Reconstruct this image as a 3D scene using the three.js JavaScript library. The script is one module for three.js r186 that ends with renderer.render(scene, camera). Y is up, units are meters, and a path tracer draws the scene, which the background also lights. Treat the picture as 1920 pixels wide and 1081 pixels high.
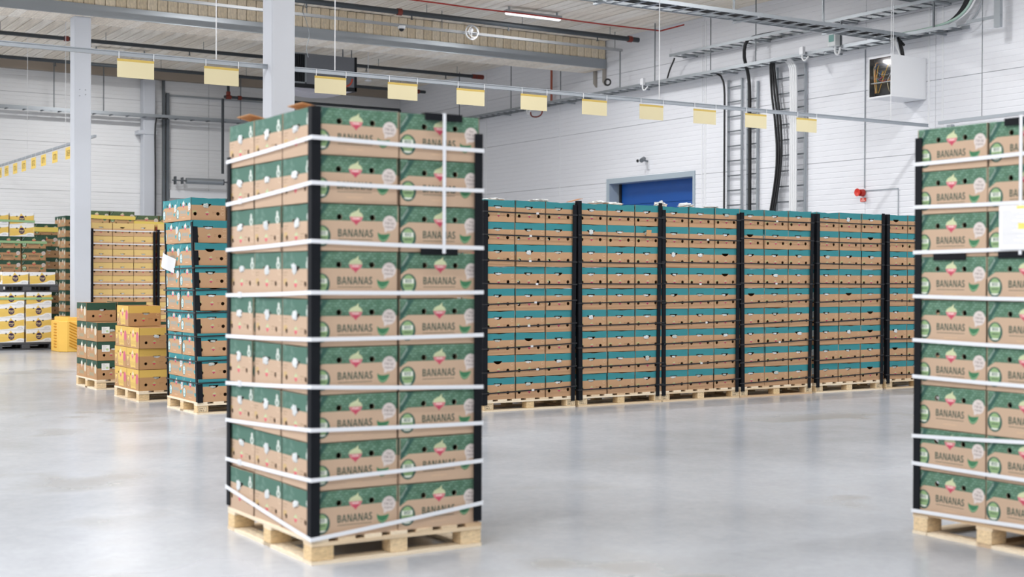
import * as THREE from 'three';
import { mergeGeometries } from 'three/addons/utils/BufferGeometryUtils.js';
import { RoundedBoxGeometry } from 'three/addons/geometries/RoundedBoxGeometry.js';
import { RectAreaLightUniformsLib } from 'three/addons/lights/RectAreaLightUniformsLib.js';

// ------------------------------------------------------------------ camera, light, exposure
const scene = new THREE.Scene();
scene.background = new THREE.Color(0x000000);
const camera = new THREE.PerspectiveCamera(2 * Math.atan(540.5 / 2572.2) * 180 / Math.PI, 1920 / 1081, 0.05, 120);
camera.rotation.order = 'YXZ';
camera.position.set(0, 1.4706, 0);
camera.rotation.set(-0.00904, -0.55824, 0.003786);
camera.focus = 17; camera.userData.fStop = 2.0;
const renderer = new THREE.WebGLRenderer({ antialias: true });
renderer.toneMapping = THREE.LinearToneMapping;
renderer.toneMappingExposure = 1.0;
renderer.shadowMap.enabled = true;
RectAreaLightUniformsLib.init();
const LAMP = { color: 0xfaf9f9, intensity: 305 };

// hall measures (metres)
const XW = 19.3, XL = -20, ZB = -37.4, ZF = 4.5, CEIL = 7.1;

// ------------------------------------------------------------------ helpers
let seed = 7;
const rnd = () => { seed = (seed + 0x6D2B79F5) | 0; let t = Math.imul(seed ^ (seed >>> 15), 1 | seed); t = (t + Math.imul(t ^ (t >>> 7), 61 | t)) ^ t; return ((t ^ (t >>> 14)) >>> 0) / 4294967296; };
const rr = (a, b) => a + (b - a) * rnd();
const used = new Map();
function numbered(n) { const k = used.get(n) || 0; used.set(n, k + 1); return k ? `${n}_${String(k).padStart(3, '0')}` : n; }
function shade(o) { o.traverse(c => { if (c.isMesh) { c.castShadow = c.receiveShadow = true; } }); return o; }
function part(name, geo, mat, parent, pos, rot, label) {
  const m = new THREE.Mesh(Array.isArray(geo) ? mergeGeometries(geo.map(g => g.index ? g.toNonIndexed() : g)) : geo, mat);
  m.name = name; m.castShadow = m.receiveShadow = true;
  if (pos) m.position.set(...pos); if (rot) m.rotation.set(...rot);
  if (label) m.userData.label = label;
  parent.add(m); return m;
}
function tag(o, label, category, group, kind) { o.userData.label = label; if (category) o.userData.category = category; if (group) o.userData.group = group; if (kind) o.userData.kind = kind; return o; }
function thing(name, label, category, pos = [0, 0, 0], turn = 0, group) {
  const g = new THREE.Group(); g.name = numbered(name); g.position.set(...pos); g.rotation.y = turn; scene.add(g);
  return tag(g, label, category, group);
}
function solo(name, geo, mat, label, category, pos, rot, group) { const m = part(numbered(name), geo, mat, scene, pos, rot); return tag(m, label, category, group); }
function struct(name, geo, mat, label, category, pos) { const m = part(name, geo, mat, scene, pos); return tag(m, label, category, null, 'structure'); }
const B = (w, h, d, x = 0, y = 0, z = 0) => new THREE.BoxGeometry(w, h, d).translate(x, y, z);
const bx = (x0, x1, y0, y1, z0, z1) => new THREE.BoxGeometry(x1 - x0, y1 - y0, z1 - z0).translate((x0 + x1) / 2, (y0 + y1) / 2, (z0 + z1) / 2);
const V = (x, y, z) => new THREE.Vector3(x, y, z);
const cyl = (a, b, r, n = 10) => { const A = V(...a), C = V(...b), d = C.clone().sub(A); const g = new THREE.CylinderGeometry(r, r, d.length(), n); g.applyQuaternion(new THREE.Quaternion().setFromUnitVectors(V(0, 1, 0), d.clone().normalize())); return g.translate(...A.add(C).multiplyScalar(.5).toArray()); };
const tube = (pts, r, seg = 24, n = 7, t = .5) => new THREE.TubeGeometry(new THREE.CatmullRomCurve3(pts.map(p => V(...p)), false, 'catmullrom', t), seg, r, n, false);
const std = (c, o = {}) => new THREE.MeshStandardMaterial({ color: c, roughness: .7, ...o });
const ord = ['first', 'second', 'third', 'fourth', 'fifth', 'sixth', 'seventh', 'eighth', 'ninth', 'tenth', 'eleventh', 'twelfth'];

// ------------------------------------------------------------------ computed textures
function noiseGrid(n, s) { const a = new Float32Array(n * n); let q = s; for (let i = 0; i < n * n; i++) { q = (Math.imul(q, 1664525) + 1013904223) | 0; a[i] = (q >>> 0) / 4294967296; } return a; }
function tileNoise(size, cells, s) {        // tiling value noise
  const g = noiseGrid(cells, s), out = new Float32Array(size * size);
  for (let y = 0; y < size; y++) { const fy = y / size * cells, y0 = Math.floor(fy), ty = fy - y0, sy = ty * ty * (3 - 2 * ty); for (let x = 0; x < size; x++) { const fx = x / size * cells, x0 = Math.floor(fx), tx = fx - x0, sx = tx * tx * (3 - 2 * tx); const i = (a, b) => g[(b % cells) * cells + (a % cells)]; out[y * size + x] = (i(x0, y0) * (1 - sx) + i(x0 + 1, y0) * sx) * (1 - sy) + (i(x0, y0 + 1) * (1 - sx) + i(x0 + 1, y0 + 1) * sx) * sy; } }
  return out;
}
function dataTex(size, fn, srgb = true) {
  const d = new Uint8Array(size * size * 4);
  for (let i = 0; i < size * size; i++) { const c = fn(i); d[i * 4] = c[0]; d[i * 4 + 1] = c[1]; d[i * 4 + 2] = c[2]; d[i * 4 + 3] = 255; }
  const t = new THREE.DataTexture(d, size, size); t.wrapS = t.wrapT = THREE.RepeatWrapping; t.magFilter = THREE.LinearFilter; t.minFilter = THREE.LinearMipmapLinearFilter; t.generateMipmaps = true; if (srgb) t.colorSpace = THREE.SRGBColorSpace; t.needsUpdate = true; return t;
}
const clamp = (v, a = 0, b = 255) => Math.max(a, Math.min(b, v));
function canvasTex(w, h, draw) {
  const c = document.createElement('canvas'); c.width = w; c.height = h; draw(c.getContext('2d'), w, h);
  const t = new THREE.CanvasTexture(c); t.colorSpace = THREE.SRGBColorSpace; return t;
}
// polished concrete: cloudy tone, darker trowel stains, fine grain
const FS = 1024, fA = tileNoise(FS, 4, 11), fB = tileNoise(FS, 11, 12), fC = tileNoise(FS, 37, 13), fD = tileNoise(FS, 150, 14), fE = tileNoise(FS, 420, 15), fG = tileNoise(FS, 7, 16);
const stain = i => clamp((fB[i] * .62 + fC[i] * .3 + fD[i] * .08 - .56) * 5, 0, 1) * clamp((fG[i] - .45) * 4, 0, 1);
const floorMap = dataTex(FS, i => { const v = 176 + (fA[i] - .5) * 24 + (fB[i] - .5) * 8 + (fC[i] - .5) * 5 + (fD[i] - .5) * 5 + (fE[i] - .5) * 6 - stain(i) * 28; return [clamp(v - 5 + stain(i) * 4), clamp(v), clamp(v + 8 - stain(i) * 7)]; });
const floorRough = dataTex(FS, i => { const v = 60 + (fA[i] - .5) * 12 + (fB[i] - .5) * 20 + (fC[i] - .5) * 5 + stain(i) * 10; return [v, clamp(v), v]; }, false);
for (const t of [floorMap, floorRough]) t.repeat.set(1 / 9, 1 / 9);
const M = {};
M.floor = new THREE.MeshPhysicalMaterial({ map: floorMap, roughnessMap: floorRough, roughness: 1, metalness: 0, specularIntensity: .8 });
// timber grain
const wN = [tileNoise(256, 8, 21), tileNoise(256, 40, 22), tileNoise(256, 128, 23)];
const woodTex = (r, g, b) => dataTex(256, i => { const y = Math.floor(i / 256), x = i % 256; const n = wN[1][y * 256 + (x >> 3)] * .6 + wN[0][i] * .3 + wN[2][y * 256 + (x >> 2)] * .5; const k = .78 + n * .3; return [clamp(r * k), clamp(g * k), clamp(b * k)]; });
const woodA = woodTex(240, 224, 198), woodB = woodTex(228, 206, 174), woodC = woodTex(214, 184, 148);
M.wood = [woodA, woodB, woodC].map(t => std(0xffffff, { map: t, roughness: .85 }));
M.block = [std(0xf0e0c4, { map: woodA, roughness: .9 }), std(0xf6ead6, { map: woodA, roughness: .9 })];
// ceiling boards and beam boards: pale wood-cement
const cN = [tileNoise(256, 10, 31), tileNoise(256, 60, 32), tileNoise(256, 128, 33)];
const boardTex = (r, g, b) => dataTex(256, i => { const k = .965 + (cN[0][i] - .5) * .12 + (cN[1][i] - .5) * .08 + (cN[2][i] - .5) * .06; return [clamp(r * k), clamp(g * k), clamp(b * k)]; });
M.ceil = [[253, 243, 228], [249, 238, 222], [255, 247, 235], [244, 233, 217]].map(c => std(0xffffff, { map: boardTex(...c), roughness: .95 }));
M.beamBoard = [[238, 222, 194], [243, 228, 202], [230, 213, 184]].map(c => std(0xffffff, { map: boardTex(...c), roughness: .95 }));
M.groove = std(0x4a4036, { roughness: 1 });
M.panel = std(0xe7e9ee, { roughness: .55 });
M.panelBack = std(0xe8e9ea, { roughness: .55 });
M.core = std(0xbfc2c6, { roughness: .9 });
M.white = std(0xe9ebee, { roughness: .5 });
M.column = std(0xc6cad1, { roughness: .75 });
M.galv = std(0xa3a9ae, { metalness: .55, roughness: .42 });
M.galvDark = std(0x70767b, { metalness: .5, roughness: .5 });
M.alu = std(0xa6adb4, { metalness: .45, roughness: .4 });
M.pipe = std(0x3c4247, { roughness: .55 });
M.red = std(0xb02a1e, { roughness: .5 });
M.brick = std(0x7d3428, { roughness: .6 });
M.blackCable = std(0x17181b, { roughness: .55 });
M.whiteCable = std(0xe8eaec, { roughness: .5 });
M.black = std(0x14171c, { roughness: .6 });
M.post = new THREE.MeshPhysicalMaterial({ color: 0x0d1118, roughness: .7, specularIntensity: .45 });
M.blackStrap = std(0x17181c, { roughness: .5 });
M.whiteStrap = std(0xe6eaf0, { roughness: .4 });
M.clip = std(0xd8dadd, { roughness: .5 });
M.card = std(0xdcd2ac, { roughness: .7 });
M.cardHead = std(0xcbb05c, { roughness: .7 });
M.film = std(0xd2d7d8, { roughness: .35 });
M.film2 = std(0xb9bfb9, { roughness: .4 });
M.blue = std(0x0a4f9e, { roughness: .45 });
M.frameBlue = std(0xaebcc6, { roughness: .5, metalness: .2 });
M.yellowPlastic = std(0xf0c058, { roughness: .5 });
M.paper = std(0xf4f4f2, { roughness: .8 });
M.plasticPallet = std(0x4b4d52, { roughness: .7 });
M.lampGlow = new THREE.MeshStandardMaterial({ color: 0xffffff, emissive: 0xf3f7ff, emissiveIntensity: 1.6, roughness: .5 });

// ------------------------------------------------------------------ lamps (linear luminaires under the ceiling, two in view, unseen others placed to light left faces)
const lampBody = B(1.38, .05, .13, 0, .045, 0), lampLens = new RoundedBoxGeometry(1.36, .055, .11, 3, .025);
function lamp(x, z, label) {
  const g = thing('linear_lamp', label, 'lamp', [x, CEIL - .15, z], 0, 'linear ceiling lamps');
  part('housing', lampBody, M.galv, g); part('lens', lampLens, M.lampGlow, g);
  part('bracket', [B(.03, .09, .03, -.6, .1, 0), B(.03, .09, .03, .6, .1, 0)], M.galv, g);
  const l = new THREE.RectAreaLight(LAMP.color, LAMP.intensity, 1.36, .11); l.position.set(0, -.04, 0); l.rotation.x = -Math.PI / 2; l.castShadow = true; g.add(l);
}
for (const z of [-34.25, -29.3, -24.38, -20.6, -14.2, -10.2, -5.2, .2]) for (const x of [15.73, 9.85, 1.9, -1.6, -5.2, -9.5, -14.1]) {
  const lab = z === -24.38 && x > 15 ? 'glowing white linear lamp on the ceiling beside the red cable' : z === -34.25 && x > 9 && x < 10 ? 'glowing white linear lamp just right of the far left column' : 'unseen white linear ceiling lamp out of view, placed to light left-facing sides';
  if (z === -34.25 && x > 15) continue; if (z === -29.3 && x > 3) continue;
  lamp(x, z, lab);
}

// ------------------------------------------------------------------ floor
{
  const g = new THREE.BoxGeometry(XW - XL, .3, ZF - ZB).translate((XW + XL) / 2, -.15, (ZF + ZB) / 2);
  const p = g.attributes.position, uv = g.attributes.uv; for (let i = 0; i < p.count; i++) uv.setXY(i, p.getX(i), p.getZ(i));
  struct('floor', g, M.floor, 'polished pale grey concrete warehouse floor', 'floor');
}
// ------------------------------------------------------------------ ceiling of boards
{
  const cl = struct('ceiling', bx(XL - .4, XW + .4, CEIL + .03, CEIL + .33, ZB - .4, ZF + .4), M.groove, 'ceiling of pale boards with dark joints', 'ceiling');
  const w = .25, len = 3.55, geo = B(w - .022, .03, len - .025), stuff = [[], []]; let n = 0; const cells = [];
  for (let k = 0; k * len < ZF - ZB; k++) for (let i = 0; i * w < XW - XL; i++) {
    const x = XW - (i + .5) * w, z = ZB + (k + .5) * len + (i % 2 ? .0 : 0); if (x < XL || z > ZF) continue;
    const depth = x * .53 - z * .848, lat = (x * .848 + z * .53) / depth; cells.push([x, z, depth > 27 && Math.abs(lat) < .385, depth]);
  }
  for (const [x, z, vis] of cells) {
    const dy = rr(-.004, .004), m = Math.floor(rnd() * 4);
    if (vis && n < 300 && z < -22.5) { n++; part(n > 1 ? `ceiling_board_${String(n - 1).padStart(3, '0')}` : 'ceiling_board', geo, M.ceil[m], cl, [x, CEIL + .016 + dy, z]); }
    else stuff[m % 2].push(geo.clone().translate(x, CEIL + .016 + dy, z));
  }
  stuff.forEach((s, i) => { const o = part(i ? 'further_boards_001' : 'further_boards', s, M.ceil[i], cl); o.userData.kind = 'stuff'; });
}
// ------------------------------------------------------------------ walls: ribbed sandwich panels over a core
function ribGeo(len, h) {      // face looks along +z, spans x 0..len, y 0..h
  const ys = [[0, -.02], [.004, 0]]; const n = Math.max(1, Math.round(h / .105)), st = h / n;
  for (let k = 1; k < n; k++) { const y = k * st; ys.push([y - .012, 0], [y - .004, -.006], [y + .004, -.006], [y + .012, 0]); }
  ys.push([h - .004, 0], [h, -.02]);
  const pos = [], idx = [];
  for (let k = 0; k < ys.length - 1; k++) { const [ya, za] = ys[k], [yb, zb] = ys[k + 1], b = pos.length / 3; pos.push(0, ya, za, len, ya, za, len, yb, zb, 0, yb, zb); idx.push(b, b + 1, b + 2, b, b + 2, b + 3); }
  for (const x of [0, len]) { const b = pos.length / 3; pos.push(x, .004, 0, x, .004, -.02, x, h - .004, -.02, x, h - .004, 0); idx.push(...(x ? [b, b + 1, b + 2, b, b + 2, b + 3] : [b, b + 2, b + 1, b, b + 3, b + 2])); }
  const g = new THREE.BufferGeometry(); g.setAttribute('position', new THREE.Float32BufferAttribute(pos, 3)); g.setAttribute('uv', new THREE.Float32BufferAttribute(new Array(pos.length / 3 * 2).fill(0), 2)); g.setIndex(idx); g.computeVertexNormals(); return g;
}
const rows = [0, 1.16, 2.43, 3.70, 4.98, 6.25, 7.13];
const DOOR = { z0: -26.53, z1: -23.38, top: 3.70 };
{
  const core = [bx(XW + .02, XW + .42, 0, 7.13, ZB - .4, DOOR.z0), bx(XW + .02, XW + .42, 0, 7.13, DOOR.z1, ZF), bx(XW + .02, XW + .42, DOOR.top, 7.13, DOOR.z0, DOOR.z1)];
  const w = struct('wall_right', core, M.core, 'white ribbed panel wall with cable trays and blue door', 'wall');
  const cols = [-37.4, -32.26, -28.66, -23.06, -18.38, -16.72, -10.6, -5, ZF];
  let k = 0; const cache = {};
  const put = (z0, z1, y0, y1) => { const key = (z1 - z0).toFixed(2) + '_' + (y1 - y0).toFixed(2); const g = cache[key] ||= ribGeo(z1 - z0 - .008, y1 - y0 - .004); const m = part(k ? `wall_panel_${String(k).padStart(3, '0')}` : 'wall_panel', g, M.panel, w, [XW, y0 + .002, z0 + .004]); m.rotation.y = -Math.PI / 2; m.position.set(XW, y0 + .002, z0 + .004); k++; };
  for (let r = 0; r < 6; r++) for (let c = 0; c < cols.length - 1; c++) {
    if (c === 2 && r < 3) { put(cols[c], DOOR.z0, rows[r], rows[r + 1]); put(DOOR.z1, cols[c + 1], rows[r], rows[r + 1]); } else put(cols[c], cols[c + 1], rows[r], rows[r + 1]);
  }
  // vertical cover trims
  for (const [z, d] of [[-16.56, .035], [-16.87, .035], [-23.02, .05], [-23.13, .03], [-28.66, .03], [-32.26, .04]]) part('cover_strip', B(.012, 7.0, d, XW - .004, 3.5, z), M.white, w);
}
function ribWall(name, label, z0, flip) {
  const w = struct(name, bx(XL - .4, XW + .4, 0, 7.13, flip ? z0 + .02 : z0 - .42, flip ? z0 + .42 : z0 - .02), M.core, label, 'wall');
  const xs = [XL]; for (let x = XW - 24.2 + 0; x < XW; x += 6.05) if (x > XL + 1) xs.push(x); xs.push(XW); let k = 0; const cache = {};
  for (let r = 0; r < 6; r++) for (let c = 0; c < xs.length - 1; c++) { const L = xs[c + 1] - xs[c] - .008, h = rows[r + 1] - rows[r] - .004; const g = cache[L.toFixed(3) + h.toFixed(3)] ||= ribGeo(L, h); const m = part(k ? `wall_panel_${String(k).padStart(3, '0')}` : 'wall_panel', g, M.panelBack, w); m.position.set(flip ? xs[c + 1] - .004 : xs[c] + .004, rows[r] + .002, z0); if (flip) m.rotation.y = Math.PI; k++; }
  return w;
}
const wallBack = ribWall('wall_back', 'white ribbed panel wall at the far end behind the left column', ZB, false);
ribWall('wall_front', 'white ribbed panel wall behind the camera', ZF, true);
struct('wall_left', bx(XL - .4, XL, 0, 7.13, ZB, ZF), M.panel, 'white wall left of the frame', 'wall');
part('eaves_fascia', bx(XL, XW, 6.84, 7.1, ZB + .01, ZB + .22), std(0x9d9184, { roughness: .8 }), wallBack);

// ------------------------------------------------------------------ beams, columns
function beam(name, z0, z1, x0, x1, label, showBoards) {
  const g = thing(name, label, 'beam', [0, 0, 0]); g.userData.kind = 'structure';
  part('web', bx(x0, x1, 6.65, CEIL, z0 + .05, z1 - .05), M.groove, g);
  part('flange', [bx(x0, x1, 6.425, 6.655, z1 - .012, z1), bx(x0, x1, 6.425, 6.655, z0, z0 + .012), bx(x0, x1, 6.44, 6.45, z0 + .012, z1 - .012), bx(x0, x1, 6.64, 6.655, z0 + .012, z1 - .012)], M.galv, g);
  if (showBoards) {
    const bw = .205, geo = B(bw - .014, .43, .03), sof = B(bw - .006, .014, z1 - z0 - .03); let i = 0;
    for (let x = x1 - bw / 2 - .01; x > 4.5; x -= bw, i++) {
      part(i ? `beam_board_${String(i).padStart(3, '0')}` : 'beam_board', geo, M.beamBoard[Math.floor(rnd() * 3)], g, [x, 6.874 + rr(-.003, .003), z1 - .035 + rr(-.003, .003)]);
      part(i ? `soffit_board_${String(i).padStart(3, '0')}` : 'soffit_board', sof, M.ceil[Math.floor(rnd() * 4)], g, [x, 6.431, (z0 + z1) / 2]);
    }
  }
  return g;
}
const beamA = beam('roof_beam', -27.55, -26.66, XL, XW - .02, 'long ceiling beam with galvanised lower strip and tan boards', true);
beam('roof_beam', -17.2, -16.3, XL, XW - .02, 'ceiling beam above the near column, above the frame', false);
beam('roof_beam', -6.9, -6.0, XL, XW - .02, 'ceiling beam above the stacks, above the frame', false);
{
  const fin = new THREE.Shape([[0, 0], [.1, 0], [.1, -.4], [0, -.3]].map(p => new THREE.Vector2(...p))), fm = std(0x9b968f, { roughness: .8 });
  for (const z of [-26.72, -27.1]) part('support_bracket', new THREE.ExtrudeGeometry(fin, { depth: .05, bevelEnabled: false }).rotateY(-Math.PI / 2), fm, beamA, [XW - .005, 6.424, z - .05]);
}
function column(x, z, label, top = 6.42) {
  const g = thing('column', label, 'column', [x, 0, z]); g.userData.kind = 'structure';
  const s = new THREE.Shape(), a = .16, c = .014; s.moveTo(-a + c, -a); s.lineTo(a - c, -a); s.lineTo(a, -a + c); s.lineTo(a, a - c); s.lineTo(a - c, a); s.lineTo(-a + c, a); s.lineTo(-a, a - c); s.lineTo(-a, -a + c); s.closePath();
  part('shaft', new THREE.ExtrudeGeometry(s, { depth: top, bevelEnabled: false }).rotateX(-Math.PI / 2), M.column, g);
  return g;
}
const col2 = column(6.875, -16.75, 'near white concrete column rising behind the front banana stack');
const col1 = column(6.98, -26.95, 'far white concrete column at left with yellow guard at its foot');
part('anchor_plug', [cyl([-.06, 5.02, .165], [-.06, 5.02, .17], .008), cyl([.05, 5.02, .165], [.05, 5.02, .17], .008), cyl([-.06, 4.9, .165], [-.06, 4.9, .17], .008), cyl([.05, 4.93, .165], [.05, 4.93, .17], .008)], M.galvDark, col1);
{
  const c3 = column(11.45, ZB + .19, 'white column standing against the far wall beside the tall door track', 6.8);
  part('corbel', B(.5, .1, .36, -.05, 5.35, 0), M.column, c3);
}

// ------------------------------------------------------------------ blue door in the right wall
{
  const d = struct('door_1', B(.05, DOOR.top + .02, DOOR.z1 - DOOR.z0, XW + .34, DOOR.top / 2 - .01, (DOOR.z0 + DOOR.z1) / 2), M.blue, 'deep blue roller door in the white wall', 'door');
  const n = 7, h = DOOR.top / n; for (let k = 0; k < n; k++) part(k ? `door_section_${String(k).padStart(3, '0')}` : 'door_section', new RoundedBoxGeometry(.03, h - .008, DOOR.z1 - DOOR.z0 - .02, 2, .006), M.blue, d, [XW + .31, h * (k + .5), (DOOR.z0 + DOOR.z1) / 2]);
  part('door_frame', [bx(XW - .03, XW + .3, 0, DOOR.top, DOOR.z0, DOOR.z0 + .03), bx(XW - .03, XW + .3, 0, DOOR.top, DOOR.z1 - .03, DOOR.z1), bx(XW - .03, XW + .3, DOOR.top - .03, DOOR.top, DOOR.z0 + .03, DOOR.z1 - .03),
    bx(XW - .03, XW + .005, 0, DOOR.top + .09, DOOR.z0 - .09, DOOR.z0), bx(XW - .03, XW + .005, 0, DOOR.top + .09, DOOR.z1, DOOR.z1 + .03), bx(XW - .03, XW + .005, DOOR.top, DOOR.top + .09, DOOR.z0, DOOR.z1)], M.frameBlue, d);
  part('seal_strip', bx(XW + .26, XW + .3, 0, DOOR.top - .03, DOOR.z0 + .03, DOOR.z0 + .1), M.black, d);
}

// ------------------------------------------------------------------ printed cartons
const K = {};   // box kinds
function rough(g, x, y, w, h, n, col) { g.save(); g.beginPath(); g.rect(x, y, w, h); g.clip(); for (let i = 0; i < n; i++) { g.strokeStyle = col[Math.floor(rnd() * col.length)]; g.lineWidth = rr(.6, 2); const a = x + rnd() * w, b = y + rnd() * h; g.beginPath(); g.moveTo(a, b); g.lineTo(a + rr(4, 40), b + rr(-1.5, 1.5)); g.stroke(); } g.restore(); }
const KRAFT_FLECK = ['rgba(90,60,30,.07)', 'rgba(255,235,200,.08)', 'rgba(110,80,50,.06)'];
function onion(g, cx, cy, w, h, top, mid, tip) {       // two-tone bulb emblem
  g.fillStyle = top; g.beginPath(); g.moveTo(cx - w * .5, cy + h * .02); g.bezierCurveTo(cx - w * .5, cy - h * .22, cx - w * .22, cy - h * .28, cx - w * .02, cy - h * .34); g.quadraticCurveTo(cx + w * .12, cy - h * .4, cx + w * .2, cy - h * .52); g.quadraticCurveTo(cx + w * .25, cy - h * .4, cx + w * .22, cy - h * .3); g.bezierCurveTo(cx + w * .42, cy - h * .24, cx + w * .52, cy - h * .12, cx + w * .5, cy + h * .02); g.closePath(); g.fill();
  g.fillStyle = mid; g.beginPath(); g.moveTo(cx - w * .5, cy); g.lineTo(cx + w * .5, cy); g.quadraticCurveTo(cx + w * .46, cy + h * .24, cx + w * .2, cy + h * .32); g.lineTo(cx - w * .2, cy + h * .32); g.quadraticCurveTo(cx - w * .46, cy + h * .24, cx - w * .5, cy); g.fill();
  g.fillStyle = tip; g.beginPath(); g.moveTo(cx - w * .38, cy + h * .2); g.lineTo(cx + w * .38, cy + h * .2); g.quadraticCurveTo(cx + w * .1, cy + h * .36, cx, cy + h * .52); g.quadraticCurveTo(cx - w * .1, cy + h * .36, cx - w * .38, cy + h * .2); g.fill();
}
function bananas(g, x, y, w, h, c, dark) { for (let k = 0; k < 3; k++) { g.fillStyle = k === 1 ? dark : c; g.beginPath(); const o = k * h * .1; g.moveTo(x, y - o * .2 + k * 2); g.quadraticCurveTo(x + w * .12, y + h * .62 - o, x + w, y + h * .3 - o * .8); g.quadraticCurveTo(x + w * .72, y + h * 1.05 - o, x + w * .35, y + h - o); g.quadraticCurveTo(x - w * .08, y + h * .7 - o, x, y - o * .2 + k * 2); g.fill(); } }
function longSide(g, W, H, p) {
  const X = f => f * W, Y = f => f * H;
  g.fillStyle = p.kraft; g.fillRect(0, 0, W, H); rough(g, 0, 0, W, H, 500, KRAFT_FLECK);
  g.fillStyle = p.band; g.beginPath(); g.moveTo(0, 0); g.lineTo(W, 0); g.lineTo(W, Y(.355)); g.lineTo(X(.11), Y(.355)); g.lineTo(0, Y(.49)); g.closePath(); g.fill();
  if (p.bricks) { g.save(); g.clip(); for (let r = 0; r < 9; r++) for (let c = -1; c < 22; c++) { const s = Math.floor(rnd() * 3); g.fillStyle = p.bricks[s]; g.fillRect(X(c * .05 + (r % 2) * .025), Y(r * .056) + 3, X(.05) - 6, Y(.056) - 6); } g.restore(); }
  g.fillStyle = p.stripe; g.beginPath(); g.moveTo(X(.0), Y(.33)); g.lineTo(X(.0), Y(.49)); g.lineTo(X(.03), Y(.46)); g.lineTo(X(.19), Y(.0)); g.lineTo(X(.11), 0); g.closePath(); g.fill();
  g.save(); g.translate(X(.015), Y(.36)); g.rotate(-Math.atan2(Y(.33), X(.115))); g.fillStyle = p.light; g.font = `italic bold ${Math.round(H * .075)}px sans-serif`; g.fillText('~natural~', X(.01), 0, X(.17)); g.restore();
  onion(g, X(.5), Y(.27), X(.155), Y(.36), p.onion[0], p.onion[1], p.onion[2]);
  g.fillStyle = 'rgba(255,240,240,.9)'; g.font = `bold ${Math.round(H * .06)}px sans-serif`; g.textAlign = 'center'; g.fillText('fresh', X(.5), Y(.325));
  g.fillStyle = p.ink; g.save(); g.translate(X(.49), Y(.70)); g.scale(.62, 1); g.font = `bold ${Math.round(H * .225)}px sans-serif`; const tw = g.measureText('BANANAS').width; g.scale(X(.42) / .62 / tw, 1); g.fillText('BANANAS', 0, 0); g.restore();
  g.fillRect(X(.29), Y(.752), X(.40), Y(.012));
  g.fillStyle = p.pale; g.font = `${Math.round(H * .05)}px sans-serif`; g.fillText('organically grown', X(.49), Y(.885));
  // round badge
  g.save(); g.translate(X(.105), Y(.69)); g.scale(1, 1.0); g.fillStyle = p.stripe; g.beginPath(); g.ellipse(0, 0, X(.098), Y(.225), 0, 0, 7); g.fill(); g.fillStyle = p.badge; g.beginPath(); g.ellipse(0, -Y(.015), X(.07), Y(.185), 0, 0, 7); g.fill(); g.fillStyle = p.white; g.fillRect(-X(.066), -Y(.11), X(.132), Y(.1)); g.fillStyle = p.stripe; g.font = `bold ${Math.round(H * .095)}px sans-serif`; g.fillText('BIO', 0, -Y(.03)); g.fillStyle = p.ink; g.font = `bold ${Math.round(H * .06)}px sans-serif`; g.fillText('GREEN', 0, Y(.065)); g.fillStyle = p.white; g.beginPath(); g.ellipse(0, Y(.14), X(.05), Y(.04), 0, 0, 3.14); g.fill(); g.restore();
  // speech bubble
  g.fillStyle = p.bubble; g.beginPath(); g.ellipse(X(.895), Y(.39), X(.082), Y(.165), 0, 0, 7); g.fill(); g.beginPath(); g.moveTo(X(.83), Y(.47)); g.lineTo(X(.838), Y(.60)); g.lineTo(X(.9), Y(.52)); g.fill();
  g.fillStyle = p.bubbleInk; g.save(); g.translate(X(.895), Y(.39)); g.rotate(.08); g.font = `italic bold ${Math.round(H * .062)}px sans-serif`; g.fillText('Yes!', 0, -Y(.055)); g.font = `bold ${Math.round(H * .075)}px sans-serif`; g.fillText("I'M SO", 0, Y(.03)); g.font = `italic bold ${Math.round(H * .062)}px sans-serif`; g.fillText('organic', 0, Y(.1)); g.restore();
  bananas(g, X(.755), Y(.58), X(.145), Y(.22), p.fruit[0], p.fruit[1]);
  g.textAlign = 'left';
}
function endSide(g, W, H, p) {
  const X = f => f * W, Y = f => f * H;
  g.fillStyle = p.kraftEnd || p.kraft; g.fillRect(0, 0, W, H); rough(g, 0, 0, W, H, 420, KRAFT_FLECK);
  const b = p.endBand; g.fillStyle = p.bandEnd || p.band; g.fillRect(0, 0, W, Y(b)); rough(g, 0, 0, W, Y(b), 160, ['rgba(255,255,255,.05)', 'rgba(0,0,0,.05)']);
  if (p.splash) { g.fillStyle = p.splash; for (let k = 0; k < 7; k++) { g.beginPath(); g.ellipse(X(.08 + rnd() * .28), Y(.06 + rnd() * .26), X(.07), Y(.05), rnd() * 3, 0, 7); g.fill(); } }
  onion(g, X(.46), Y(.68), X(.105), Y(.21), p.endOnion[0], p.endOnion[1], p.endOnion[2]);
  if (p.icon) { g.fillStyle = p.icon; g.beginPath(); g.ellipse(X(.87), Y(.155), X(.038), Y(.055), 0, 0, 7); g.fill(); g.beginPath(); g.ellipse(X(.87), Y(.28), X(.066), Y(.095), 0, 0, 7); g.fill(); g.fillStyle = p.bandEnd || p.band; g.beginPath(); g.ellipse(X(.87), Y(.29), X(.022), Y(.045), 0, 0, 7); g.fill(); }
  g.fillStyle = p.small; g.font = `bold ${Math.round(H * .04)}px sans-serif`;
  g.fillText('KEEP COOL', X(.61), Y(.655), X(.18)); g.fillText('13.5 C', X(.61), Y(.715), X(.14)); if (p.icon) { g.fillText('organic fruit', X(.04), Y(.46), X(.2)); g.fillText('class one', X(.04), Y(.52), X(.16)); }
  g.fillStyle = p.leafTag; g.fillRect(X(.05), Y(.585), X(.11), Y(.12));
  g.strokeStyle = p.recycle; g.lineWidth = H * .017; for (const [cx, cy] of [[.905, .44], [.905, .7]]) { g.beginPath(); g.ellipse(X(cx), Y(cy), X(.042), Y(.06), 0, .4, 5.6); g.stroke(); }
}
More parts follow.
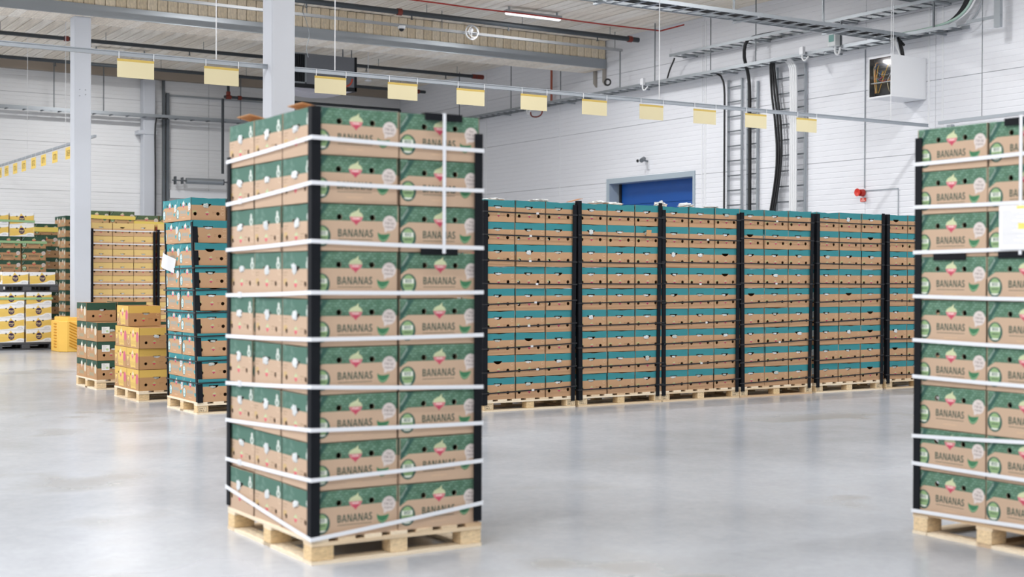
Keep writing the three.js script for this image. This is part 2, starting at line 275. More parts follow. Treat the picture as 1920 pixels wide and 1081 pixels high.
function whiteYellow(g, W, H) {
  const X = f => f * W, Y = f => f * H; g.fillStyle = '#eceef0'; g.fillRect(0, 0, W, H);
  g.fillStyle = '#e6c468'; g.beginPath(); g.moveTo(0, Y(.32)); g.quadraticCurveTo(X(.2), Y(.28), X(.4), Y(.3)); g.lineTo(X(.47), Y(.03)); g.lineTo(X(.56), Y(.26)); g.quadraticCurveTo(X(.8), Y(.3), W, Y(.16)); g.lineTo(W, Y(.72)); g.quadraticCurveTo(X(.8), Y(.6), X(.66), Y(.8)); g.quadraticCurveTo(X(.4), Y(.95), 0, Y(.97)); g.closePath(); g.fill();
  g.strokeStyle = '#d6ad4c'; g.lineWidth = 6; for (let k = 0; k < 4; k++) { g.beginPath(); g.moveTo(X(.02), Y(.5 + k * .1)); g.quadraticCurveTo(X(.2), Y(.72 + k * .07), X(.42), Y(.52 + k * .12)); g.stroke(); g.beginPath(); g.moveTo(X(.6), Y(.4 + k * .08)); g.quadraticCurveTo(X(.8), Y(.5 + k * .04), X(.97), Y(.3 + k * .09)); g.stroke(); }
  g.fillStyle = '#35204c'; g.beginPath(); g.ellipse(X(.5), Y(.52), X(.115), Y(.27), 0, 0, 7); g.fill();
  g.fillStyle = '#f4dfa0'; g.textAlign = 'center'; g.font = `bold ${Math.round(H * .15)}px sans-serif`; g.fillText('Magli', X(.5), Y(.54), X(.2)); g.font = `bold ${Math.round(H * .075)}px sans-serif`; g.fillText('banana', X(.5), Y(.66), X(.17));
  g.fillStyle = '#8d8fa3'; g.font = `bold ${Math.round(H * .07)}px sans-serif`; g.fillText('premium', X(.83), Y(.83)); g.fillText('bananas 18 kg', X(.83), Y(.91)); g.textAlign = 'left';
  g.strokeStyle = '#9a9cb0'; g.lineWidth = 4; g.strokeRect(X(.07), Y(.1), X(.035), Y(.07));
}
function creamSide(g, W, H, p) {
  const X = f => f * W, Y = f => f * H; g.fillStyle = p.kraft; g.fillRect(0, 0, W, H); rough(g, 0, 0, W, H, 400, KRAFT_FLECK);
  g.fillStyle = p.band; g.fillRect(0, 0, W, Y(p.creamBand || .3));
  if (p.blocks) { g.fillStyle = p.blocks; g.beginPath(); g.moveTo(X(.26), Y(.3)); g.quadraticCurveTo(X(.3), Y(.7), X(.36), Y(.96)); g.quadraticCurveTo(X(.55), Y(.9), X(.74), Y(.94)); g.quadraticCurveTo(X(.7), Y(.6), X(.76), Y(.3)); g.closePath(); g.fill(); bananas(g, X(.02), Y(.34), X(.2), Y(.3), p.blocks, '#c9a04c'); }
  onion(g, X(.5), Y(.3), X(.17), Y(.5), p.onion[0], p.onion[1], p.onion[2]);
  g.fillStyle = p.dot; g.beginPath(); g.ellipse(X(.84), Y(.45), X(.1), Y(.25), 0, 0, 7); g.fill();
  g.strokeStyle = p.white; g.lineWidth = 7; g.beginPath(); g.ellipse(X(.13), Y(.66), X(.085), Y(.19), 0, 0, 7); g.stroke();
  g.fillStyle = p.ink; g.textAlign = 'center'; g.save(); g.translate(X(.5), Y(.84)); g.font = `bold ${Math.round(H * .27)}px sans-serif`; g.scale(X(.42) / g.measureText('BANANAS').width, 1); g.fillText('BANANAS', 0, 0); g.restore(); g.textAlign = 'left';
}
const AW = 1024, AH = 1024, LW = 1024, LH = 500, EW = 816, EH = 500;
function atlas(long, end, kraft) {
  return canvasTex(AW, AH, g => {
    g.fillStyle = kraft; g.fillRect(0, 0, AW, AH); rough(g, 820, 512, 204, 512, 300, KRAFT_FLECK);
    g.save(); g.beginPath(); g.rect(0, 0, LW, LH); g.clip(); long(g, LW, LH); g.restore();
    g.save(); g.translate(0, 512); g.beginPath(); g.rect(0, 0, EW, EH); g.clip(); end(g, EW, EH); g.restore();
  });
}
const KR = '#c79a6d';
const pal = {
  green: { kraft: '#c2a78f', band: '#375b46', bricks: ['#638771', '#577c66', '#6f937f'], stripe: '#335a50', light: '#a9b9b0', onion: ['#c9d0a8', '#d38488', '#c04a62'], ink: '#3a5045', pale: '#dcbb98', badge: '#8fae7c', white: '#dfe3d8', bubble: '#d6cdc9', bubbleInk: '#8b7d7c', fruit: ['#3f7a56', '#8fb58e'], endBand: .37, bandEnd: '#4c7264', splash: 'rgba(150,170,165,.16)', endOnion: ['#b9cfa0', '#d9707c', '#cf3458'], icon: '#ccd3cc', small: '#8a7355', leafTag: '#c4a878', recycle: 'rgba(230,210,185,.5)' },
};
pal.dark = { ...pal.green, kraft: '#b38c66', band: '#2b4a3a', bricks: ['#2f5140', '#2b4c3b', '#345745'], stripe: '#234135', onion: ['#a9a97c', '#c8553f', '#c03a32'], bandEnd: '#2f5141' };
pal.olive = { ...pal.green, kraft: '#bf9c70', band: '#4d6246', bricks: ['#536a4b', '#4e6448', '#5a7052'], stripe: '#3f5640', bandEnd: '#536a4b' };
pal.teal = { ...pal.green, kraft: '#bd9672', band: '#33868d', bricks: null, stripe: '#33868d', light: '#bcd2d2', onion: ['#dfe2d2', '#dd9aa4', '#cf3f68'], ink: '#7da0a6', pale: '#e2ccb0', badge: '#bcd0cf', white: '#e6ebe8', bubble: '#d6dfe0', fruit: ['#4f9aa0', '#8fc0c0'], endBand: .33, bandEnd: '#33868d', splash: null, endOnion: ['#b7bd8a', '#c96a78', '#a51f4e'], icon: null, small: '#8a6545', leafTag: '#b5ae7c', recycle: 'rgba(228,205,178,.55)' };
pal.forest = { kraft: '#b58c63', band: '#294d3d', onion: ['#e3e3d4', '#d7c3b0', '#cfa8a0'], dot: '#cfc9b6', white: '#dedccf', ink: '#8f9b86', endBand: .4, bandEnd: '#294d3d', endOnion: ['#b9b98a', '#c96a78', '#b02a50'], icon: null, small: '#8a6545', leafTag: '#b58c63', recycle: 'rgba(228,205,178,.3)', creamBand: .34 };
pal.yellow = { kraft: '#b98f62', band: '#d9b45c', onion: ['#d8d0a8', '#d98a94', '#c4607a'], dot: '#c8647c', white: '#f3ead0', ink: '#c9a65c', blocks: '#dcbc68', creamBand: .36, endBand: .36, bandEnd: '#d9b45c', endOnion: ['#a7b877', '#d8606a', '#c02a4e'], icon: null, small: '#8a6545', leafTag: '#b98f62', recycle: 'rgba(235,210,160,.55)' };
pal.amber = { ...pal.yellow, kraft: '#cba57c', band: '#dfc07c', bandEnd: '#dfc07c', endBand: .42, creamBand: .42 };

// carton geometry: four walls with real holes, floor and lid
const BL = .486, BW = .388, BH = .2405, TH = .005;
function wallPanel(w, h, holes, rect, sag) {
  const s = new THREE.Shape(); s.moveTo(-w / 2, 0); s.lineTo(w / 2, 0); s.lineTo(w / 2, h);
  const n = 8; for (let k = 1; k < n; k++) s.lineTo(w / 2 - w * k / n, h - sag * Math.sin(Math.PI * k / n) * (1 + .35 * Math.sin(k * 2.1)));
  s.lineTo(-w / 2, h); s.closePath();
  for (const f of holes) s.holes.push(f());
  const g = new THREE.ExtrudeGeometry(s, { depth: TH, bevelEnabled: false, curveSegments: 5 });
  const p = g.attributes.position, uv = g.attributes.uv, nn = g.attributes.normal;
  for (let i = 0; i < p.count; i++) {
    const u = (p.getX(i) + w / 2) / w, v = p.getY(i) / h;
    if (nn.getZ(i) > .5) uv.setXY(i, (rect[0] + .003 * 0 + u * rect[2]) / AW, 1 - (rect[1] + (1 - v) * rect[3]) / AH); else uv.setXY(i, .9, .2);
  }
  return g.translate(0, 0, -TH);
}
const round = (x, y, r) => () => { const q = new THREE.Path(); q.absellipse(x, y, r, r, 0, Math.PI * 2, true); return q; };
const slot = (x, y, w, h) => () => { const q = new THREE.Path(); q.moveTo(x - w / 2, y + h * .35); q.quadraticCurveTo(x - w * .5, y + h * .5, x - w * .4, y + h * .5); q.lineTo(x + w * .4, y + h * .5); q.quadraticCurveTo(x + w * .5, y + h * .5, x + w * .5, y + h * .35); q.quadraticCurveTo(x + w * .3, y - h * .5, x, y - h * .5); q.quadraticCurveTo(x - w * .3, y - h * .5, x - w / 2, y + h * .35); q.closePath(); return q; };
function cartonGeo(o, sag) {
  const LR = [0, 0, LW, LH], ER = [0, 512, EW, EH], out = [];
  const lh = o.longHoles.map(([x, y, r]) => round(x * BL, y * BH, r)), eh = [...o.endHoles.map(([x, y, r]) => round(x * BW, y * BH, r)), slot(o.slot[0] * BW, o.slot[1] * BH, o.slot[2], o.slot[3])];
  const fl = () => wallPanel(BL, BH, lh, LR, sag), fe = () => wallPanel(BW, BH, eh, ER, sag);
  out.push(fl().translate(0, 0, BW / 2), fl().rotateY(Math.PI).translate(0, 0, -BW / 2), fe().rotateY(Math.PI / 2).translate(BL / 2, 0, 0), fe().rotateY(-Math.PI / 2).translate(-BL / 2, 0, 0));
  const plain = g => { const uv = g.attributes.uv; for (let i = 0; i < uv.count; i++) uv.setXY(i, .83 + uv.getX(i) * .15, .04 + uv.getY(i) * .4); return g.toNonIndexed(); };
  out.push(plain(B(BL - .012, .004, BW - .012, 0, .003, 0)), plain(B(BL - .012, .004, BW - .012, 0, BH - .014, 0)));
  return mergeGeometries(out.map(g => g.index ? g.toNonIndexed() : g));
}
const holesStd = { longHoles: [[-.195, .72, .0155], [.19, .72, .0155]], endHoles: [[-.36, .29, .0155], [.28, .30, .0155]], slot: [-.04, .62, .105, .03] };
const mkKind = (name, tex, holes, sags) => { K[name] = { mat: std(0xffffff, { map: tex, roughness: .82 }), geos: sags.map(s => cartonGeo(holes, s)), holes, name, noun: { green: 'green', dark: 'dark_green', olive: 'olive', teal: 'teal', forest: 'dark_green', yellow: 'yellow', amber: 'yellow_topped', lemon: 'white_yellow' }[name] }; };
mkKind('green', atlas((g, w, h) => longSide(g, w, h, pal.green), (g, w, h) => endSide(g, w, h, pal.green), '#c2a78f'), holesStd, [.001, .003]);
mkKind('dark', atlas((g, w, h) => longSide(g, w, h, pal.dark), (g, w, h) => endSide(g, w, h, pal.dark), '#b98a5b'), { ...holesStd, longHoles: [[-.25, .06, .013], [.24, .06, .013]] }, [.001]);
mkKind('olive', atlas((g, w, h) => longSide(g, w, h, pal.olive), (g, w, h) => endSide(g, w, h, pal.olive), '#bf9562'), { ...holesStd, longHoles: [[-.25, .06, .013], [.24, .06, .013]] }, [.001]);
mkKind('teal', atlas((g, w, h) => longSide(g, w, h, pal.teal), (g, w, h) => endSide(g, w, h, pal.teal), '#bd9672'), { ...holesStd, endHoles: [[-.38, .28, .0195], [.27, .30, .0195]], slot: [-.06, .66, .11, .034] }, [.001, .006, .010]);
mkKind('forest', atlas((g, w, h) => creamSide(g, w, h, pal.forest), (g, w, h) => endSide(g, w, h, pal.forest), '#b58c63'), { ...holesStd, endHoles: [[-.27, .28, .0175], [.33, .29, .0175]], slot: [.04, .6, .1, .03] }, [.001]);
mkKind('yellow', atlas((g, w, h) => creamSide(g, w, h, pal.yellow), (g, w, h) => endSide(g, w, h, pal.yellow), '#b98f62'), { ...holesStd, endHoles: [[-.29, .28, .0175], [.35, .29, .0175]], slot: [.04, .6, .09, .028] }, [.001]);
mkKind('amber', atlas((g, w, h) => creamSide(g, w, h, pal.amber), (g, w, h) => endSide(g, w, h, pal.amber), '#cba57c'), { ...holesStd, endHoles: [[-.36, .3, .015], [.3, .3, .015]], slot: [-.04, .64, .09, .026] }, [.001, .003]);
mkKind('lemon', atlas(whiteYellow, whiteYellow, '#e6e4de'), { ...holesStd, longHoles: [[-.2, .7, .0145], [.16, .72, .0145]] }, [.001]);
// plastic liner crumpled behind / out of the hand hole
function crumple(sx, sy, sz, q, amp) {
  const g = new THREE.IcosahedronGeometry(1, 3), p = g.attributes.position;
  for (let i = 0; i < p.count; i++) { const v = V(p.getX(i), p.getY(i), p.getZ(i)); const sq = 1 / Math.pow(Math.pow(Math.abs(v.y), 4) + Math.pow(Math.abs(v.z), 4) + Math.pow(Math.abs(v.x), 4), .25); const n = Math.sin(v.z * 5 + q) * Math.sin(v.y * 7 + q * 2) * amp + Math.sin(v.z * 13 + v.y * 9 + q) * amp * .55; v.multiplyScalar(sq * .86 * (1 + n)); p.setXYZ(i, v.x * sx, v.y * sy, v.z * sz); }
  g.computeVertexNormals(); return g;
}
const liners = [0, 1, 2, 3].map(k => crumple(.005, .013, [.046, .036, .042, .03][k], 5 + k * 13, .26));
const flaps = [0, 1, 2, 3].map(k => crumple(.006, [.026, .021, .03, .018][k], [.033, .038, .03, .036][k], 9 + k * 17, .2));
let lastCarton;
function box(kind, x, y, z, turn, label, group, opt = {}) {
  const k = K[kind]; const g = thing(k.noun + '_banana_box', label, 'box', [x + rr(-.003, .003), y, z + rr(-.003, .003)], turn + rr(-.007, .007), group);
  if (opt.tilt) { g.rotation.order = 'YXZ'; g.rotation.x = rr(-opt.tilt, opt.tilt); }
  const ct = part('carton', k.geos[Math.floor(rnd() * k.geos.length)], k.mat, g); lastCarton = ct;
  if (opt.scale) g.scale.setScalar(opt.scale);
  if (opt.plain) return g;
  const [sx, sy] = k.holes.slot;
  const c = rnd();
  if (opt.flap) part('liner', flaps[Math.floor(rnd() * 4)], M.film, ct, [-(BL / 2 + .002), sy * BH + rr(-.008, .006), sx * BW + rr(-.012, .012)], [rr(-.3, .3), 0, rr(-.1, .15)]);
  else if (c < .9) { const li = Math.floor(rnd() * 4), outw = c < .16; part('liner', outw ? flaps[li] : liners[li], rnd() < .6 ? M.film : M.film2, ct, [-(BL / 2 + (outw ? .002 : -.010)), sy * BH - (outw ? .004 : .001) + rr(-.003, .002), sx * BW + rr(-.016, .016)]); }
  return g;
}

// ------------------------------------------------------------------ pallets
const PH = .13;
function pallet(x, z, dx, dz, label, stamp, sc = 1) {      // min corner x, max (near) corner z; top boards run along z
  const g = thing('wooden_pallet', label, 'pallet', [x, 0, z], 0, 'wooden pallets'); g.scale.setScalar(sc); const w = () => M.wood[rnd() < .6 ? 0 : rnd() < .7 ? 1 : 2];
  const n = 7, bw = dx * .095; const bd = B(bw, .019, dz - .006), st = B(dx - .004, .018, .11), lo = B(dx, .018, .1), lo2 = B(.1, .018, dz - .21), bl = new RoundedBoxGeometry(.125, .075, .1, 1, .004), bl2 = new RoundedBoxGeometry(.1, .075, .1, 1, .004);
  for (let k = 0; k < n; k++) part('deck_board', bd, w(), g, [bw / 2 + (dx - bw) * k / (n - 1), PH - .0095, -dz / 2 - .0]);
  for (const k of [0, .5, 1]) { const zz = -.055 - (dz - .11) * k; part('stringer_board', st, w(), g, [dx / 2, PH - .028, zz]); part('bottom_board', lo, w(), g, [dx / 2, .009, -.05 - (dz - .1) * k]); for (const j of [0, .5, 1]) { const b = part('block', j === .5 ? bl2 : bl, M.block[rnd() < .5 ? 0 : 1], g, [.0625 + (dx - .125) * j, .0555, zz]); if (stamp && k === 0 && j !== .5) part('stamp', new THREE.PlaneGeometry(.1, .06), stampMat, b, [0, 0, .0505], null, 'dark ink stamp'); } }
  for (const j of [0, 1]) part('bottom_board', lo2, w(), g, [.05 + (dx - .1) * j, .009, -dz / 2]);
  return g;
}
const stampMat = new THREE.MeshStandardMaterial({ roughness: .9, map: canvasTex(256, 160, (g, w, h) => { g.fillStyle = '#ddc8a6'; g.fillRect(0, 0, w, h); g.strokeStyle = '#4a3a2a'; g.lineWidth = 5; g.strokeRect(16, 16, w - 32, h - 32); g.fillStyle = '#4a3a2a'; g.font = 'bold 52px sans-serif'; g.fillText('SDN 7', 34, 76); g.fillText('DW 2', 34, 134); }) });
function plasticPallet(x, y, z, dx, dz, label) {
  const g = thing('plastic_pallet', label, 'pallet', [x, y, z], 0, 'black plastic pallets');
  part('deck', new RoundedBoxGeometry(dx, .045, dz, 2, .008), M.plasticPallet, g, [dx / 2, .1275, -dz / 2]);
  for (const j of [0, .5, 1]) { for (const k of [0, .5, 1]) part('foot', new RoundedBoxGeometry(.16, .085, .14, 2, .012), M.plasticPallet, g, [.08 + (dx - .16) * j, .065, -.07 - (dz - .14) * k]); }
  for (const k of [0, .5, 1]) part('runner', new RoundedBoxGeometry(dx, .024, .12, 2, .006), M.plasticPallet, g, [dx / 2, .012, -.07 - (dz - .14) * k]);
  return g;
}
// ------------------------------------------------------------------ corner posts and straps
function post(x, z, sx, sz, y0, y1, label, lean = [0, 0], leg = .048) {     // outer corner; legs run towards +sx and +sz
  const g = new THREE.Group(); const a = B(leg, y1 - y0, .005, sx * leg / 2, 0, 0), b = B(.005, y1 - y0, leg, 0, 0, sz * leg / 2);
  const m = part(numbered('corner_post'), [a, b], M.post, scene, [x, (y0 + y1) / 2, z]); m.rotation.z = lean[0]; m.rotation.x = lean[1];
  return tag(m, label, 'corner post', 'black corner posts');
}
function strap(x0, x1, z0, z1, ys, w, mat, label, group, clipAt) {   // ys: heights at (x0,z1 near) (x1,z1) (x1,z0) (x0,z0)
  const c = [[x0, z1], [x1, z1], [x1, z0], [x0, z0]], ring = [];
  for (let s = 0; s < 4; s++) { const [ax, az] = c[s], [bx_, bz] = c[(s + 1) % 4], ya = ys[s], yb = ys[(s + 1) % 4]; for (let k = 0; k < 4; k++) { const t = k / 4; ring.push([ax + (bx_ - ax) * t, ya + (yb - ya) * t - Math.sin(Math.PI * t) * .003, az + (bz - az) * t]); } }
  const cx = (x0 + x1) / 2, cz = (z0 + z1) / 2, pos = [], idx = [], n = ring.length, th = .0022;
  ring.forEach(([x, y, z], i) => { const ex = Math.abs(x - x0) < 1e-6 ? -th : Math.abs(x - x1) < 1e-6 ? th : 0, ez = Math.abs(z - z0) < 1e-6 ? -th : Math.abs(z - z1) < 1e-6 ? th : 0; pos.push(x, y - w / 2, z, x + ex, y - w / 2, z + ez, x + ex, y + w / 2, z + ez, x, y + w / 2, z); });
  for (let i = 0; i < n; i++) { const a = i * 4, b = ((i + 1) % n) * 4; for (let k = 0; k < 4; k++) { const k2 = (k + 1) % 4; idx.push(a + k, b + k, b + k2, a + k, b + k2, a + k2); } }
  let g = new THREE.BufferGeometry(); g.setAttribute('position', new THREE.Float32BufferAttribute(pos, 3)); g.setIndex(idx); g = g.toNonIndexed(); g.computeVertexNormals(); g.setAttribute('uv', new THREE.Float32BufferAttribute(new Array(g.attributes.position.count * 2).fill(0), 2));
  const t = thing('strap', label, 'strap', [0, 0, 0], 0, group); part('band', g, mat, t);
  if (clipAt) part('clip', B(clipAt[3] || .045, w * 1.5, clipAt[4] || .007), M.clip, t, clipAt.slice(0, 3));
  return t;
}
const layerWord = (k, n) => k === 0 ? 'bottom layer' : k === n - 1 ? 'top layer' : `${ord[k]} layer up`;

// ------------------------------------------------------------------ FRONT STACK
{
  const X0 = 2.805, Z1 = -6.418, cL = .4965, cW = .397, h = .2445;
  pallet(2.817, -6.417, 1.0, 1.2, 'pale wooden pallet under the large front stack of green banana boxes');
  for (let k = 0; k < 9; k++) for (let i = 0; i < 2; i++) for (let j = 0; j < 3; j++) {
    const where = i && j ? (j === 1 ? 'in the middle of the rear side' : 'at the rear far corner') : j === 0 ? (i === 0 ? 'at the near corner' : 'in the right-hand column') : j === 1 ? 'in the middle of the left side' : 'at the far end of the left side';
    box('green', X0 + .01 + cL * (i + .5) + (j ? rr(-.006, .006) : 0), PH + k * h, Z1 - .006 - cW * (j + .5), 0, `green banana box ${where}, ${layerWord(k, 9)}, front stack`, 'green boxes of the front stack', { flap: true });
  }
  const ys = [[2.122, 2.168, 2.149], [1.877, 1.939, 1.933], [1.615, 1.644, 1.622], [1.354, 1.384, 1.382], [1.118, 1.147, 1.151], [.846, .907, .869], [.632, .688, .672], [.406, .434, .468], [.245, .133, .238]];
  ys.forEach(([l, c, r], q) => strap(2.808, 3.8165, -7.626, -6.406, [c, r, (r + l) / 2, l], .021, M.whiteStrap, `white strap around the front stack, ${q === 0 ? 'uppermost' : q === 8 ? 'lowest, dipping to the pallet' : ord[q] + ' from the top'}`, 'white straps of the front stack', q > 0 && q < 8 && q % 2 ? [2.8055, l + (c - l) * .18, -7.4, .006, .05] : null));
  post(2.812, -6.412, 1, -1, .135, 2.327, 'black corner post at the near corner of the front stack');
  post(3.812, -6.412, -1, -1, .14, 2.24, 'black corner post on the right edge of the front stack');
  post(2.812, -7.619, 1, 1, .14, 2.15, 'black corner post on the left edge of the front stack');
  const vs = thing('vertical_strap', 'white upright strap with two dark pads on the front stack', 'strap');
  part('band', [B(.019, .745, .0022, 3.57, 1.962, -6.402), B(.019, .0022, 1.0, 3.57, 2.335, -6.9)], M.whiteStrap, vs);
  part('pad', [B(.225, .035, .006, 3.57, 2.312, -6.409), B(.225, .005, .05, 3.57, 2.3315, -6.432)], M.post, vs, null, null, 'dark edge pad'); part('pad', B(.225, .035, .006, 3.545, 1.598, -6.409), M.post, vs, null, null, 'dark edge pad');
  // torn lid flaps sticking up on top
  for (const [x, z, r, n] of [[2.96, -6.75, .22, 'beside the near corner'], [2.93, -7.42, .26, 'at the far left end']]) solo('lid_flap', B(.2, .004, .2), std(0xb98a5c, { roughness: .9 }), `brown cardboard flap sticking up from the front stack ${n}`, 'flap', [x, PH + 9 * h + .022, z], [0, 0, -r * .8]);
}
// ------------------------------------------------------------------ RIGHT STACK
{
  const X0 = 6.15, ZN = -4.475, h = .2432, cL = .4925;
  pallet(X0, ZN, 1.2, 1.0, 'pale wooden pallet under the banana stack cut off by the right edge');
  for (let k = 0; k < 9; k++) for (let j = 0; j < 2; j++) for (let i = 0; i < 3; i++) box('green', X0 + .005 + BW / 2 + .396 * i, PH + k * h, ZN - cL * (j + .5), Math.PI / 2, i ? `green banana box, ${i > 1 ? 'rearmost' : 'inner'} column, ${j ? 'far' : 'near'} end, ${layerWord(k, 9)}, right-edge stack` : `green banana box ${j ? 'in the left-hand column' : 'cut by the frame edge'}, ${layerWord(k, 9)}, right-edge stack`, 'green boxes of the right-edge stack', { flap: true });
  const ys = [[2.12, 2.136], [1.875, 1.872], [1.615, 1.634], [1.364, 1.36], [1.113, 1.106], [.904, .9], [.561, .618], [.405, .404], [.101 + .03, .165]];
  ys.forEach(([l, r], q) => strap(X0 - .008, X0 + 1.2, ZN - 1.0, ZN + .006, [r, r, l, l], .021, M.whiteStrap, `white strap around the right-edge stack, ${q === 0 ? 'uppermost' : q === 8 ? 'lowest' : ord[q] + ' from the top'}`, 'white straps of the right-edge stack'));
  post(X0 - .003, ZN - .994, 1, 1, .135, 2.27, 'black corner post on the left edge of the right-edge stack', [0, 0]);
  const vs = thing('vertical_strap', 'white upright strap near the frame edge on the right-edge stack', 'strap');
  part('band', [B(.0022, .74, .019, X0 - .0105, 1.965, -4.745), B(1, .0022, .019, X0 + .5, 2.333, -4.745)], M.whiteStrap, vs);
  part('pad', B(.006, .04, .24, X0 - .004, 2.305, -4.735), M.post, vs, null, null, 'dark edge pad'); part('pad', B(.006, .035, .24, X0 - .004, 1.594, -4.77), M.post, vs, null, null, 'dark edge pad');
  solo('edge_pad', B(.006, .038, .225, 0, 0, 0), M.post, 'dark edge pad on the left-hand column of the right-edge stack', 'pad', [X0 - .004, 1.588, -5.22]);
  const pt = canvasTex(256, 320, (g, w, h) => { g.fillStyle = '#f1f2f4'; g.fillRect(0, 0, w, h); g.fillStyle = '#b9bcc4'; for (let k = 0; k < 18; k++) g.fillRect(20, 40 + k * 14, 60 + ((k * 53) % 130), 4); g.fillStyle = '#f3e27a'; g.fillRect(120, 130, 44, 44); g.fillRect(180, 120, 60, 50); g.fillRect(110, 6, 60, 22); g.fillStyle = '#cfd2d8'; g.fillRect(20, 24, 200, 3); g.fillRect(20, 206, 200, 3); });
  solo('delivery_note', new THREE.BoxGeometry(.004, .235, .26), std(0xffffff, { map: pt, roughness: .7 }), 'white printed delivery note with yellow marks on the right-edge stack', 'paper', [X0 - .016, 1.74, -4.745], [0, 0, 0]);
}
// ------------------------------------------------------------------ TEAL ROW
{
  const zF = -12.694, xs = [7.575, 8.816, 9.999, 11.212, 12.474, 13.736], h = .241, cW = .397;
  const tilt = [[0, 0], [.0, .0], [0, 0], [0, 0], [0, 0], [0, 0]];
  const words = ['first', 'second', 'third', 'fourth', 'fifth', 'sixth'], colw = ['left', 'middle', 'right'];
  xs.forEach((x, p) => {
    pallet(x, zF, 1.2, 1.0, `wooden pallet under the ${words[p]} stack of the teal row from the left`, true);
    for (let k = 0; k < 9; k++) for (let i = 0; i < 3; i++) {
      const dx = [0, -.012, .003, -.02, .0, 0][p] * (k / 8) * (p === 0 ? 0 : 1) - (p === 0 ? .006 * k / 8 : 0);
      const o = box('teal', x + .005 + cW * (i + .5) + dx, PH + k * h, zF - .008 - BL / 2 + rr(-.008, .004), Math.PI / 2, `teal banana box, ${colw[i]} column, ${layerWord(k, 9)}, ${words[p]} stack of the teal row`, 'teal boxes of the long row', { tilt: .009 });
      if (p === 1 && k === 7 && i === 2) part('torn_flap', B(.004, .07, .07, -BL / 2 - .006, .19, -.02), std(0xc79a6d, { roughness: .9 }), lastCarton, null, [0, 0, .12], 'torn brown cardboard flap');
    }
    if (p === 0 || p === 5) for (let k = 0; k < 9; k++) box('teal', x + .005 + cW * (p ? 2.5 : .5) - (p ? 0 : .006 * k / 8), PH + k * h, zF - .012 - BL * 1.5 - .012, Math.PI / 2, `teal banana box behind the ${p ? 'right' : 'left'} column, ${layerWord(k, 9)}, ${words[p]} stack of the teal row`, 'teal boxes of the long row', { plain: true });
    for (let q = 0; q < 9; q++) {
      const y = PH + q * h + .062 + (q > 6 ? .045 : 0) + (p % 2 ? .012 * Math.sin(q * 2) : .008 * Math.cos(q * 3)); const tl = [[.0, .04], [0, .02], [0, .035], [-.02, .02], [-.01, .03], [0, -.015]][p]; const s = (q < 5 ? 1 : -.3);
      strap(x - .014, x + 1.206, zF - 1.0, zF + .011, [y + tl[0] * s, y + tl[1] * s, y, y], .015, M.blackStrap, `thin black strap, ${q === 0 ? 'lowest' : q === 8 ? 'highest' : ord[q] + ' from below'}, ${words[p]} stack of the teal row`, 'black straps of the teal row', p === 0 || (p === 2 && q % 2 === 1) || (p === 3 && q % 3 === 2) ? [x + .62 + .06 * Math.sin(q * 1.7 + p), y + (tl[0] + tl[1]) / 2 * s - .001, zF + .014, .032, .006] : null);
    }
  });
  const tops = [[7.565, 2.285, 0], [8.768, 2.27, -.012], [8.805, 2.318, .018], [9.975, 2.33, -.02], [10.0, 2.252, .008], [11.185, 2.24, -.008], [11.215, 2.254, .018], [12.40, 2.273, -.035], [12.475, 2.276, .008], [13.68, 2.308, -.012], [13.74, 2.30, .01]];
  tops.forEach(([x, top, ln], n) => post(x, zF + .006, n % 2 ? -1 : 1, -1, .075, top, `black corner post on the ${n % 2 ? 'right' : 'left'} edge of the ${words[n >> 1]} teal row stack`, [-ln * -.6, 0], .05));
  // plastic film tufts on top of the row
  const tuft = (s) => { const g = new THREE.IcosahedronGeometry(1, 3), p = g.attributes.position; for (let i = 0; i < p.count; i++) { const v = V(p.getX(i), p.getY(i), p.getZ(i)); const n = .32 * Math.sin(v.x * 4 + s) * Math.sin(v.z * 5 + s * 2) + .18 * Math.sin(v.y * 11 + v.x * 7 + s); v.multiplyScalar(1 + n); p.setXYZ(i, v.x, v.y, v.z); } g.computeVertexNormals(); return g; };
  const TOP = PH + 9 * h;
  [[9.22, .09, .026, 'at the left of the door'], [9.42, .07, .02, 'below the blue door, left'], [10.13, .05, .04, 'left of the third stack top'], [10.52, .08, .035, 'below the right door jamb'], [10.9, .12, .02, 'right of the door'], [7.8, .12, .018, 'on the first stack'], [8.4, .1, .02, 'at the right of the first stack']].forEach(([x, w, hh, t], i) => solo('film_tuft', tuft(i * 2.3 + 1), M.film, `crumpled white plastic film on the teal row, ${t}`, 'plastic film', [x, TOP + hh * .55, zF - .2], [0, i, 0]).scale.set(w, hh, .1));
  solo('lid_flap', B(.16, .004, .1), std(0xa9764e, { roughness: .9 }), 'small brown cardboard flap sticking up between the first two teal stacks', 'flap', [8.82, TOP + .03, zF - .1], [0, 0, .25]);
}
